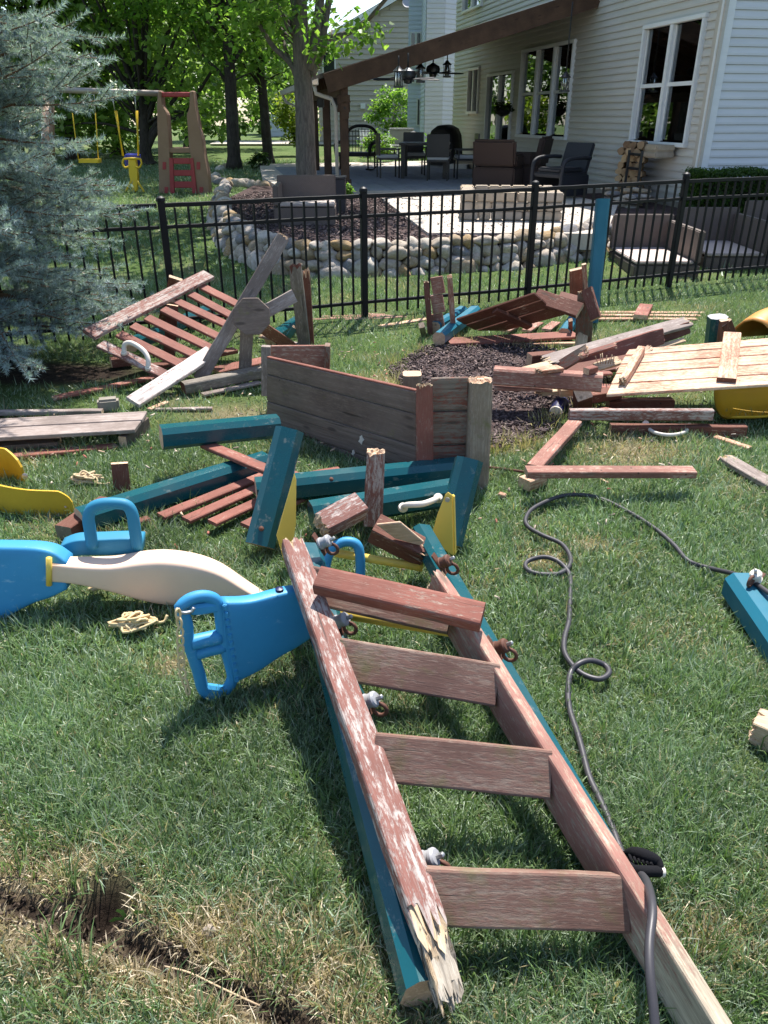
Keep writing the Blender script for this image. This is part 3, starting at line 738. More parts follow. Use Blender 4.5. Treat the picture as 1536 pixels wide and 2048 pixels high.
for k in range(12): beam('rafter', rp(P_t0 + .55 + k * .62, .05, -.13), rp(P_t0 + .55 + k * .62, P_out, -.13), .05, .2, M_porch, nrm_up, prt)
beam('header_beam', rp(P_t0, P_out - .25, -.33), rp(P_t1 - .1, P_out - .25, -.33), .14, .24, M_porch, (0, 0, 1), prt)
for t in (P_t0 + .12, P_t0 + 2.9, P_t0 + 5.4, P_t1 - .3): beam('post', wallp(t, P_out - .25, ZP), rp(t, P_out - .25, -.44), .17, .17, M_porch, (0, 1, 0), prt, bev=.01)
for t in (P_t0 + .12,): 
    beam('post_collar', rp(t, P_out - .25, -.72), rp(t, P_out - .25, -.42), .24, .24, M_porch, (0, 1, 0), prt)
    beam('post_collar', wallp(t, P_out - .25, ZP), wallp(t, P_out - .25, ZP + .14), .24, .24, M_porch, (0, 1, 0), prt)
gut = [(-.06, .0), (-.06, .11), (-.05, .11), (-.05, .01), (.05, .01), (.065, .11), (.075, .11), (.06, 0)]
extrude_obj('gutter', rp(P_t0 - .15, P_out + .33, -.10), rp(P_t1, P_out + .33, -.10), [(y, z) for y, z in gut], M_trim, (0, 0, 1), prt)
tube('downspout', [rp(P_t0 + .05, P_out + .33, -.1), rp(P_t0 + .05, P_out + .3, -.25), rp(P_t0 + .08, P_out + .0, -.42), rp(P_t0 + .08, P_out - .08, -.6), wallp(P_t0 + .08, P_out - .08, ZP + .1)], .04, M_trim, 8, prt)
tube('downspout', [rp(P_t1 - .1, P_out + .33, -.1), rp(P_t1 - .1, P_out + .25, -.3), rp(P_t1 - .15, P_out - .05, -.5), wallp(P_t1 - .15, P_out - .08, ZP + .1)], .04, M_trim, 8, prt)
# fans and lanterns hung from the rafters
def hang(px, py, o, kind, label):
    pl_ = (wallp(0, o), WN); p = onpl(px, py, pl_)
    t = (p - C0).dot(WU); top = rp(t, o, -.05)
    if kind == 'fan':
        r = root('ceiling_fan', p, label, 'ceiling fan', 'fans hung from the porch roof')
        tube('rod', [top, p + Vector((0, 0, .1))], .015, M_black, 8, r)
        lathe('motor', [(.02, .14), (.07, .11), (.13, .08), (.15, .02), (.14, -.03), (.08, -.07), (.07, -.12), (.02, -.13)], M_black, Matrix.Translation(p), r)
        bl = mesh('blade', [(x, y * s, z) for z in (-.004, .004) for x, y, s in ((.12, -.04, 1), (.3, -.075, 1), (.58, -.085, 1), (.66, -.04, 1), (.66, .04, 1), (.58, .085, 1), (.3, .075, 1), (.12, .04, 1))], [tuple(range(8))[::-1], tuple(range(8, 16))] + [(i, (i + 1) % 8, 8 + (i + 1) % 8, 8 + i) for i in range(8)], M_black)
        for k in range(5): mkobj('blade', bl, Matrix.Translation(p + Vector((0, 0, -.05))) @ Matrix.Rotation(k * 1.2566 + px, 4, 'Z') @ Matrix.Rotation(.2, 4, 'X'), r)
    else:
        r = root('lantern', p, label, 'lantern', 'lanterns hung from the porch roof')
        tube('rod', [top, p + Vector((0, 0, .14))], .012, M_black, 6, r)
        lathe('cap', [(.02, .20), (.05, .16), (.10, .12), (.10, .105), (.02, .10)], M_black, Matrix.Translation(p), r)
        lathe('glass_chimney', [(.05, .10), (.06, .0), (.05, -.10)], M_glass, Matrix.Translation(p), r)
        boxes('cage', [(.07 * math.cos(a), .07 * math.sin(a), 0, .014, .014, .22) for a in (0, 1.05, 2.1, 3.14, 4.19, 5.24)] + [(0, 0, -.12, .17, .17, .03), (0, 0, 0, .05, .05, .2)], M_black, Matrix.Translation(p), r)
hang(816, 152, 4.0, 'fan', 'black ceiling fan farther from the house wall under the porch'); hang(866, 141, 3.0, 'fan', 'black ceiling fan nearer the house wall under the porch')
hang(797, 158, 4.4, 'lantern', 'leftmost black lantern hanging under the porch roof'); hang(841, 150, 3.5, 'lantern', 'middle black lantern hanging between the two ceiling fans'); hang(894, 141, 2.4, 'lantern', 'tallest rightmost black lantern hanging under the porch roof')
hang(1130, 168, .9, 'lantern', 'small black lantern in front of the triple window')
# speakers, bird house
for px, py, lab in ((641, 206, 'black outdoor speaker on the far porch post, left one'), (669, 203, 'black outdoor speaker between two porch posts, right one')):
    p = atY(px, py, 19.3); r = root('speaker', p, lab, 'speaker', 'porch speakers'); boxes('cabinet', [(0, 0, 0, .15, .14, .18)], M_black, Matrix.Translation(p), r, bev=.02); boxes('bracket', [(0, .08, .0, .03, .1, .03)], M_black, Matrix.Translation(p), r)
p = wallp(P_t0 - .06, P_out - .28, zat(700, 220)); p = atY(690, 222, 16.75)
r = root('bird_house', p, 'small wooden bird house fixed to the front porch post', 'bird house')
boxes('box_body', [(0, 0, 0, .15, .14, .26)], M_porch, Matrix.Translation(p), r, bev=.006); boxes('pitched_roof', [(-.045, 0, .15, .13, .19, .02), (.045, 0, .155, .13, .19, .02)], M_porch, Matrix.Translation(p), r)
lathe('entrance_hole', [(.001, 0), (.02, .0), (.02, .004), (.001, .004)], M_black, alignz(p + Vector((0, -.075, .05)), (0, -1, 0)), r, 12)

# ------------------------------------------------------------------ neighbouring houses
def house2():
    r = root('neighbour_house', (4.0, 34, .4), 'neighbouring pale blue white house with a projecting bay', 'house')
    def wl(O, U, L, z1, expo=.16, mat=M_sidingbl, holes=()):
        U = Vector(U).normalized(); N = Vector((U.y, -U.x, 0)); lap_wall('siding_board', Vector(O), U, N, L, 0, z1, expo, mat, r, holes, .02)
        M = Matrix((U.to_tuple(), (-N).to_tuple(), (0, 0, 1))).transposed().to_4x4(); M.translation = Vector(O)
        boxes('wall', [(L / 2, .06, z1 / 2, L, .1, z1 + .1)], mat, M, r); return M
    def X(px, Y): return (px - 768) / F * (Y * CP)
    M1 = wl((X(815, 38), 38, .4), (1, 0, 0), X(852, 38) - X(815, 38), 6.3); M2 = wl((X(849, 34), 34, .4), (1, 0, 0), X(884, 34) - X(849, 34), 6.8)
    M3 = wl((X(849, 34), 37.9, .4), (0, -1, 0), 3.9, 6.8); M4 = wl((X(884, 34), 34.05, .4), (.8, .6, 0), 3.5, 6.8)
    def wn(M, x, z, w, h, n=1):
        f = boxes('window', [(x, -.03, z, w, .06, h)] , M_wtrim, M, r)
        for k in range(n):
            ww = w / n; boxes('pane', [(x - w / 2 + ww * (k + .5), -.07, z, ww - .09, .02, h - .12)], M_glassd, M, f)
    wn(M1, .42, 3.9, .68, 1.3, 3); wn(M1, .42, 2.9, .65, .5, 3); wn(M1, .55, 1.55, .32, 1.1, 2); wn(M4, 1.0, 1.6, .85, 2.2, 1); wn(M4, 1.0, 1.3, .8, .9, 1)
    boxes('roof', [(X(832, 38), 38.6, 6.75, 1.5, 2.0, .18)], M_wtrim, None, r)
M_glassd = plastic('dark_glass', (.02, .025, .03), .06, .1, .8)
house2()
def gable_house():
    Y = 46; zc = Y * CP
    def P(px, py): return atY(px, py, Y)
    r = root('gable_house', (0, Y, .4), 'tan sided gable house far behind the porch', 'house')
    bl, br = P(640, 290), P(850, 290); el, er = P(640, 92), P(850, 35); pk = P(803, -4)
    z0 = bl.z; expo = .235; n = int((pk.z - z0) / expo)
    for i in range(n):
        a = z0 + i * expo
        def lim(z):
            l = bl.x if z < el.z else el.x + (pk.x - el.x) * (z - el.z) / (pk.z - el.z)
            q = br.x if z < er.z else er.x + (pk.x - er.x) * (z - er.z) / (pk.z - er.z)
            return l, q
        l, q = lim(a + expo)
        if q - l < .1: continue
        V = [(l, Y, a), (q, Y, a), (q, Y - .055, a), (l, Y - .055, a), (q, Y - .004, a + expo * .97), (l, Y - .004, a + expo * .97)]
        mkobj('siding_board', mesh('siding_board', V, [(0, 1, 2, 3), (3, 2, 4, 5)], M_sidingn), None, r)
    poly = [bl, br, er, pk, el]
    V = [(p.x, Y + .02, p.z) for p in poly] + [(p.x, Y + 8, p.z) for p in poly]
    mkobj('wall', mesh('wall', V, [(0, 1, 2, 3, 4), (9, 8, 7, 6, 5), (1, 6, 7, 2), (0, 4, 9, 5)], M_sidingn), None, r)
    V = []
    for a, b in ((el, pk), (pk, er)):
        d = (b - a).normalized(); e = .5
        if a is el: a = a - d * e
        else: b = b + d * e
        k = len(V); V += [(a.x, Y - .4, a.z + .05), (b.x, Y - .4, b.z + .05), (b.x, Y + 8, b.z + .05), (a.x, Y + 8, a.z + .05), (a.x, Y - .4, a.z + .3), (b.x, Y - .4, b.z + .3), (b.x, Y + 8, b.z + .3), (a.x, Y + 8, a.z + .3)]
    Fc = [tuple(k + i for i in f) for k in (0, 8) for f in ((3, 2, 1, 0), (4, 5, 6, 7), (0, 1, 5, 4), (1, 2, 6, 5), (2, 3, 7, 6), (3, 0, 4, 7))]
    mkobj('roof', mesh('roof', V, Fc, M_shingle), None, r)
    for k, (a, b) in enumerate(((el, pk), (pk, er))):
        beam('rake_trim', a + Vector((0, -.42, .12)), b + Vector((0, -.42, .12)), .05, .25, M_wtrim, (0, 0, 1), r)
    p = P(726, 212); boxes('vent', [(p.x, Y - .1, p.z, .25, .12, .25)], M_wtrim, None, r)
    p = P(658, 120); f = boxes('window', [(p.x, Y - .06, p.z, .7, .08, 1.4)], M_wtrim, None, r); boxes('pane', [(p.x, Y - .11, p.z, .55, .03, 1.2)], M_glassd, None, f)
    # dish
    q = atY(820, 4, 43); d = root('satellite_dish', q, 'grey satellite dish above the neighbouring roofs', 'dish')
    lathe('reflector', [(.01, 0), (.2, .03), (.33, .1), (.34, .11), (.2, .05), (.01, .02)], M_greyplas, alignz(q, (-.3, -.8, .5)), d); tube('mast', [q, q + Vector((.05, .2, -1.0))], .03, M_greyplas, 6, d)
gable_house()
def shed_far():
    r = root('distant_house', (-3, 62, .5), 'small distant blue grey house glimpsed between the trunks', 'house')
    p = atY(540, 300, 62); q = atY(600, 140, 62)
    lap_wall('siding_board', Vector((p.x, 62, p.z)), Vector((1, 0, 0)), Vector((0, -1, 0)), q.x - p.x, 0, q.z - p.z, .3, M_sidingbl, r)
    boxes('wall', [((p.x + q.x) / 2, 64, (p.z + q.z) / 2, q.x - p.x, 3.9, q.z - p.z)], M_sidingbl, None, r)
    boxes('roof', [((p.x + q.x) / 2, 64, q.z + .2, q.x - p.x + .8, 4.8, .4)], M_shingle, None, r)
    w = atY(564, 225, 62); f = boxes('window', [(w.x, 61.92, w.z, .6, .1, 1.5)], M_wtrim, None, r); boxes('pane', [(w.x, 61.86, w.z, .4, .05, 1.3)], M_glassd, None, f)
shed_far()
# ------------------------------------------------------------------ iron fence
def fence():
    top = [(-330, 430), (-30, 418), (320, 404), (700, 390), (1045, 378), (1370, 368), (1700, 359)]
    P = []
    A = at(320, 404, 1.15); B = at(1370, 368, 1.15); d = (B - A); d.z = 0; L3 = d.length / 3; d.normalize()
    P = [A + d * L3 * k for k in range(-2, 6)]
    r = root('metal_fence', (A.x, A.y, 0), 'black metal picket fence across the garden with square posts', 'fence')
    ang = math.atan2(d.y, d.x); R = Matrix.Rotation(ang, 4, 'Z')
    gz_ = lambda p: float(ground_z(p.x, p.y))
    pm = None
    for i, p in enumerate(P):
        z0 = gz_(p) - .05
        lean = (.012, -.004, .006, 0.0, -.01, .004, 0, 0)[i]
        M = Matrix.Translation((p.x, p.y, z0)) @ R @ Matrix.Rotation(lean, 4, 'Y')
        o = boxes('post', [(0, 0, .60, .058, .058, 1.2)], M_fence, M, r, bev=.004)
        lathe('cap', [(.04, 0), (.041, .012), (.036, .03), (.02, .042), (.003, .046)], M_fence, M @ Matrix.Translation((0, 0, 1.2)), o, 8)
    for i in range(len(P) - 1):
        a, b = P[i], P[i + 1]
        for z, h in ((1.12, .036), (.945, .03), (.15, .03)):
            A_ = Vector((a.x, a.y, z + gz_(a) * .8)); B_ = Vector((b.x, b.y, z + gz_(b) * .8)); u = (B_ - A_).normalized() * .032
            beam('rail', A_ + u, B_ - u, .03, h, M_fence, parent=r, bev=.003)
        me = None; n = 16
        for k in range(1, n):
            q = a.lerp(b, k / n); g = gz_(q) * .8
            if me is None:
                V = [(x, y, z) for z in (.045, 1.1) for x, y in ((-.009, -.009), (.009, -.009), (.009, .009), (-.009, .009))]
                me = mesh('picket', V, [(3, 2, 1, 0), (4, 5, 6, 7), (0, 1, 5, 4), (1, 2, 6, 5), (2, 3, 7, 6), (3, 0, 4, 7)], M_fence)
            mkobj('picket', me, Matrix.Translation((q.x, q.y, g)) @ R, r)
fence()
# ------------------------------------------------------------------ block fire pit
def firepit():
    c = at(1028, 440, ZB + .04); r = root('fire_pit', (c.x, c.y, ZB), 'square fire pit of stacked tan blocks on the concrete walk', 'fire pit')
    W, D, h = 1.45, 1.25, .125; rot = -.08; rnd = random.Random(4); M0 = T(c.x, c.y + D / 2, ZB + .04, rot)
    def blk(x, y, z, sx, sy):
        boxes('block', [(0, 0, 0, sx - .01, sy - .01, h - .008)], M_block, M0 @ Matrix.Translation((x + rnd.uniform(-.008, .008), y + rnd.uniform(-.008, .008), z)) @ Matrix.Rotation(rnd.uniform(-.02, .02), 4, 'Z'), r, bev=.016)
    for k in range(3):
        z = h * (k + .5); off = 0
        for yy in (-D / 2, D / 2):
            x = -W / 2
            while x < W / 2 - .02:
                w = min(rnd.choice((.18, .26, .32, .22)), W / 2 - x)
                if W / 2 - x - w < .1: w = W / 2 - x
                blk(x + w / 2, yy, z, w, .2); x += w
        for xx in (-W / 2 + .1, W / 2 - .1):
            y = -D / 2 + .1
            while y < D / 2 - .12:
                w = min(rnd.choice((.2, .28, .24)), D / 2 - .1 - y); blk(xx, y + w / 2, z, .2, w); y += w
firepit()
# ------------------------------------------------------------------ wicker garden furniture
def wick_chair(p, rz, W, D, seat, arm, back, label, name='wicker_chair', mat=M_wick, sides=(1, 1), group=None, cushion=None, backz=None):
    r = root(name, p, label, 'wicker chair', group, rz); M = T(*p, rz); th = .075
    boxes('base', [(0, 0, seat / 2 - .01, W, D, seat - .02)], mat, M, r, bev=.012)
    boxes('seat', [(th / 2 * (sides[0] - sides[1]), -.02, seat + .012, W - th * (sides[0] + sides[1]) - .02, D - .04, .035)], cushion or M_seatsun, M, r, bev=.01)
    boxes('backrest', [(0, D / 2 - th / 2, (seat + back) / 2 + .01, W, th, back - seat)], mat, M, r, bev=.012)
    for s, k in ((-1, sides[0]), (1, sides[1])):
        if k: boxes('armrest', [(s * (W / 2 - th / 2), -th / 2 - .002, (seat + arm) / 2 + .005, th, D - th - .006, arm - seat)], mat, M, r, bev=.012)
    return r
M_seatsun = wicker('sunlit_taupe_wicker_seat', (.46, .38, .34))  # paler copy of the taupe wicker, sunlight on the seat tops painted in
def gp(px, py): 
    p = at(px, py, .1); p.z = float(ground_z(p.x, p.y)); return p
c = gp(1325, 552); wick_chair((c.x + .04, c.y + .6, c.z), 0.0, .78, 1.2, .16, .52, .58, 'taupe wicker corner seat nearest the teal post beyond the fence', sides=(0, 1), group='taupe wicker seats')
c = gp(1462, 538); wick_chair((c.x + .06, c.y + .6, c.z), 0.0, .80, 1.2, .16, .54, .60, 'middle taupe wicker corner seat on the lawn beyond the fence', sides=(0, 1), group='taupe wicker seats')
c = gp(1595, 524); wick_chair((c.x + .08, c.y + .6, c.z), 0.0, .80, 1.2, .16, .54, .60, 'taupe wicker corner seat cut off by the right picture edge', sides=(0, 1), group='taupe wicker seats')
c = at(608, 452, ZB); wick_chair((c.x, c.y + .42, ZB), .04, .86, .84, .26, .52, .60, 'taupe wicker corner seat standing alone on the mulch bed', sides=(1, 0), group='taupe wicker seats')
p = at(669, 425, ZB); r = root('side_table', (p.x, p.y, ZB), 'dark grey wicker box table beside the lone wicker seat', 'table'); boxes('box_body', [(0, .1, .25, .36, .42, .5)], M_wickdark, T(p.x, p.y, ZB), r, bev=.012); boxes('table_top', [(0, .1, .515, .39, .45, .03)], M_wickdark, T(p.x, p.y, ZB), r, bev=.008)
# ------------------------------------------------------------------ patio furniture
def onpatio(px, py): return at(px, py, ZP)
def dining():
    c = onpatio(850, 358); r = root('dining_table', c, 'black square patio dining table under the porch roof', 'table'); M = T(c.x, c.y + .3, ZP, -.1)
    boxes('table_top', [(0, 0, .735, 1.15, 1.0, .05)], M_black, M, r, bev=.01)
    for sx in (-1, 1):
        for sy in (-1, 1): boxes('leg', [(sx * .48, sy * .4, .355, .09, .09, .71)], M_black, M, r)
    def chair(x, y, rz, lab):
        q = M @ Vector((x, y, 0)); k = root('dining_chair', (q.x, q.y, ZP), lab, 'chair', 'chairs at the dining table', rz); N_ = T(q.x, q.y, ZP, rz)
        boxes('seat_frame', [(0, 0, .42, .5, .5, .04)], M_black, N_, k); boxes('cushion', [(0, 0, .475, .48, .48, .07)], M_check, N_, k, bev=.02)
        boxes('backrest', [(0, .24, .72, .5, .035, .46)], M_black, N_, k, bev=.01)
        for sx in (-1, 1):
            for sy in (-1, 1): boxes('leg', [(sx * .22, sy * .22, .2, .035, .035, .4)], M_black, N_, k)
            boxes('arm', [(sx * .25, 0, .62, .035, .46, .03), (sx * .25, -.2, .53, .03, .03, .18)], M_black, N_, k)
    chair(-.85, -.1, 1.75, 'black patio chair on the left side of the dining table'); chair(.35, -.85, 3.0, 'black patio chair with checked cushion facing away at the dining table front')
    chair(.95, -.2, -1.5, 'black patio chair on the right side of the dining table'); chair(-.3, .9, .1, 'black patio chair on the far side of the dining table')
dining()
def rocker():
    c = onpatio(715, 341); r = root('wicker_rocker', c, 'black wicker rocking chair with an arched back behind the porch post', 'chair'); M = T(c.x, c.y, ZP, -.35)
    boxes('seat', [(0, 0, .40, .95, .65, .10)], M_wickblk, M, r, bev=.03)
    arch = [M @ Vector((x, .33, z)) for x, z in ((-.45, .4), (-.45, .75), (-.38, .95), (-.2, 1.05), (0, 1.07), (.2, 1.05), (.38, .95), (.45, .75), (.45, .4))]
    tube('back_frame', arch, .04, M_wickblk, 8, r, 4)
    for k in range(-4, 5): tube('back_slat', [M @ Vector((k * .09, .33, .42)), M @ Vector((k * .09, .35, 1.03 - abs(k) * .025))], .008, M_wickblk, 5, r)
    for z in (.55, .68, .81, .93): tube('back_slat', [M @ Vector((-.43, .33, z)), M @ Vector((.43, .33, z))], .007, M_wickblk, 5, r)
    for s in (-1, 1):
        tube('arm', [M @ Vector((s * .45, .33, .7)), M @ Vector((s * .5, .0, .68)), M @ Vector((s * .5, -.3, .62)), M @ Vector((s * .46, -.34, .38))], .045, M_wickblk, 8, r, 4)
        tube('rocker_rail', [M @ Vector((s * .4, .5, .12)), M @ Vector((s * .4, .1, .03)), M @ Vector((s * .4, -.4, .06))], .02, M_wickblk, 6, r, 4)
        for y in (-.25, .25): tube('leg', [M @ Vector((s * .4, y, .05)), M @ Vector((s * .4, y, .38))], .022, M_wickblk, 6, r)
rocker()
def club(px, py, rz, lab, W=.78, D=.8, H_=.95, mat=M_wickbrown):
    c = onpatio(px, py); c.y += .4; r = root('wicker_armchair', c, lab, 'armchair', 'brown wicker armchairs', rz); M = T(c.x, c.y, ZP, rz)
    boxes('base', [(0, 0, .2, W, D, .38)], mat, M, r, bev=.03); boxes('cushion', [(0, -.05, .43, W - .2, D - .15, .1)], M_wickdark, M, r, bev=.03)
    V = M @ Matrix.Translation((0, D / 2 - .06, .38)) @ Matrix.Rotation(-.18, 4, 'X'); boxes('backrest', [(0, 0, .28, W, .13, H_ - .4)], mat, V, r, bev=.04)
    for s in (-1, 1): boxes('arm', [(s * (W / 2 - .06), -.06, .5, .12, D - .16, .24)], mat, M, r, bev=.035)
club(1000, 378, 2.75, 'brown wicker armchair showing its tall back by the patio steps', .86, .8, .88); club(1052, 372, -2.0, 'brown wicker armchair with a leaning back against the house wall')
def resin():
    c = onpatio(1125, 392); c.y += .35; r = root('resin_armchair', c, 'charcoal resin armchair under the triple window', 'armchair', None, -1.0); M = T(c.x, c.y, ZP, -.95)
    boxes('seat', [(0, 0, .34, .7, .7, .08)], M_resin, M, r, bev=.02); boxes('cushion', [(0, -.02, .42, .58, .6, .09)], M_resin, M, r, bev=.03)
    V = M @ Matrix.Translation((0, .32, .36)) @ Matrix.Rotation(-.3, 4, 'X'); boxes('backrest', [(0, 0, .25, .66, .07, .55)], M_resin, V, r, bev=.02)
    for s in (-1, 1):
        boxes('side_panel', [(s * .36, 0, .17, .05, .7, .34)], M_resin, M, r, bev=.012)
        tube('arm', [M @ Vector((s * .36, -.36, .02)), M @ Vector((s * .37, -.36, .45)), M @ Vector((s * .37, -.26, .6)), M @ Vector((s * .37, .1, .63)), M @ Vector((s * .36, .36, .62))], .035, M_resin, 8, r, 4)
resin()
def grill():
    c = onpatio(918, 322); c = Vector((c.x - .62, c.y - 2.4, ZP)); r = root('covered_grill', c, 'barbecue grill under a fitted black cover by the door', 'grill')
    sec = [(-.42, 0), (-.44, .5), (-.42, .72), (-.34, .92), (-.15, 1.05), (.08, 1.06), (.26, .98), (.36, .8), (.4, .5), (.42, 0)]
    V = []; n = len(sec)
    for y, s in ((-.34, .86), (-.3, 1), (0, 1.02), (.3, 1), (.34, .86)):
        for x, z in sec: V.append((x * s, y, z * (s if z > .6 else 1)))
    Fc = [(i * n + k, i * n + k + 1, (i + 1) * n + k + 1, (i + 1) * n + k) for i in range(4) for k in range(n - 1)] + [tuple(range(n))[::-1], tuple(4 * n + k for k in range(n))]
    mkobj('cover', mesh('cover', V, Fc, M_cover, smooth=True), T(c.x, c.y, ZP, -.5), r)
    for sx in (-1, 1): boxes('caster', [(sx * .32, 0, -.0, .06, .5, .06)], M_black, T(c.x, c.y, ZP + .03, -.5), r)
    q = onpatio(918, 338); boxes('drip_pan', [(0, 0, .06, .5, .4, .12)], M_steel, T(q.x, q.y, ZP, -.3), r)
grill()
def firewood():
    P0 = wallp(1.15, .42, ZP - .08); r = root('firewood_rack', P0, 'stack of split firewood with a black rack against the house wall', 'firewood'); rnd = random.Random(2)
    lm = []
    for k in range(5):
        pts = [(math.cos(a) * rnd.uniform(.05, .085), math.sin(a) * rnd.uniform(.04, .075)) for a in np.linspace(0, 2 * math.pi, 8)[:-1]]
        V = [(x, y, z) for z in (-.2, .2) for x, y in pts]; n = len(pts)
        lm.append(mesh('log', V, [tuple(range(n))[::-1], tuple(range(n, 2 * n))] + [(i, (i + 1) % n, n + (i + 1) % n, n + i) for i in range(n)], M_logend))
    ax = (WN * .75 - WU * .65).normalized()
    for i in range(8):
        for j in range(5):
            p = wallp(1.85 - .15 * j + rnd.uniform(-.03, .03), .35 + rnd.uniform(-.06, .06), ZP + .06 + i * .112)
            mkobj('log', lm[rnd.randrange(5)], alignz(p, Vector((-.45, -.9, .05)), rnd.uniform(0, 6)), r)
    for t in (.75, 1.2):
        beam('rack_upright', wallp(t, .62, ZP - .1), wallp(t, .62, ZP + .78), .04, .04, M_black, (0, 1, 0), r)
    for z in (.25, .5, .72): beam('rack_bar', wallp(.78, .62, ZP + z), wallp(1.17, .62, ZP + z), .03, .04, M_black, (0, 0, 1), r)
    s = root('flat_stone_pile', wallp(.7, .75, ZP - .1), 'pile of flat grey stones and a slab below the tall windows', 'stone pile')
    for k in range(22):
        p = wallp(.45 + rnd.uniform(0, .9), .55 + rnd.uniform(0, .35), ZP - .1 + .03 + (k // 6) * .08)
        mkobj('stone', smesh[k % 9], Matrix.Translation(p) @ Matrix.Rotation(rnd.uniform(0, 3), 4, 'Z') @ Matrix.Diagonal((.34, .24, .09, 1)), s)
    for k in range(2): boxes('slab', [(0, 0, 0, .6, .35, .1)], M_block, Matrix.Translation(wallp(.95, .25, ZP + .72 + .1 * k)) @ HROT, s, bev=.02)
HROT = Matrix((WU.to_tuple(), (-WN).to_tuple(), (0, 0, 1))).transposed().to_4x4()
firewood()
def misc_patio():
    p = onpl(1006, 222, (wallp(0, .7), WN)); r = root('hanging_basket', p, 'dark hanging flower basket in front of the patio door', 'hanging basket')
    lathe('bowl', [(.05, -.12), (.16, -.06), (.2, .02), (.18, .03), (.02, .02)], M_wickblk, Matrix.Translation(p), r)
    for a in (0, 2.1, 4.2): tube('hanger', [p + Vector((.18 * math.cos(a), .18 * math.sin(a), .02)), p + Vector((0, 0, .6))], .004, M_black, 4, r)
    return p, r
hb_p, hb_r = misc_patio()
def nboxes(name, px, py, Y, size, mat, label, cat, parts):
    p = atY(px, py, Y); r = root(name, p, label, cat)
    for nm, L in parts: boxes(nm, L, mat, T(p.x, p.y, p.z), r, bev=.01)
    return r
p = atY(803, 262, 31); r = root('deck_box', p, 'pale grey storage box on the neighbouring patio', 'storage box'); boxes('box_body', [(0, 0, -.25, .85, .6, .55)], M_greyplas, T(*p), r, bev=.02); boxes('lid', [(0, 0, .06, .9, .65, .07)], M_greyplas, T(*p), r, bev=.02)
p = atY(826, 285, 30); r = root('shrouded_grill', p, 'grill under a crumpled dark cover beside the neighbouring house', 'grill'); lathe('cover', [(.3, -.6), (.32, -.2), (.3, .1), (.18, .3), (.03, .36)], M_cover, Matrix.Translation(p), r, 9); boxes('side_shelf', [(-.5, 0, -.1, .5, .4, .04)], M_greyplas, T(*p), r)
for px, lab in ((738, 'white slatted garden chair next to the gable house wall, left one'), (778, 'white slatted garden chair near the deck box, right one')):
    p = atY(px, 280, 32); r = root('garden_chair', p, lab, 'chair', 'white neighbour chairs'); M = T(p.x, p.y, p.z, .6 if px < 760 else -.6)
    boxes('seat', [(0, 0, -.2, .5, .5, .04)], M_wtrim, M, r)
    for k in range(4): boxes('slat', [(-.18 + .12 * k, .24, .1, .09, .03, .55)], M_wtrim, M @ Matrix.Rotation(-.2, 4, 'X'), r)
    for sx in (-1, 1):
        boxes('leg', [(sx * .24, -.2, -.35, .05, .05, .6)], M_wtrim, M, r); boxes('leg', [(sx * .24, .2, -.35, .05, .05, .6)], M_wtrim, M, r); boxes('arm', [(sx * .26, 0, -.02, .07, .5, .03)], M_wtrim, M, r)
p = atY(455, 286, 47); tag(flat('far_patio', [atY(440, 286, 50) + Vector((0, 0, 0)), atY(610, 286, 50), Vector((-2.5, 44, 0)), Vector((-9, 44, 0))], .53, .05, M_concrete, 'pale strip of paving far behind the trees', 'paving'))
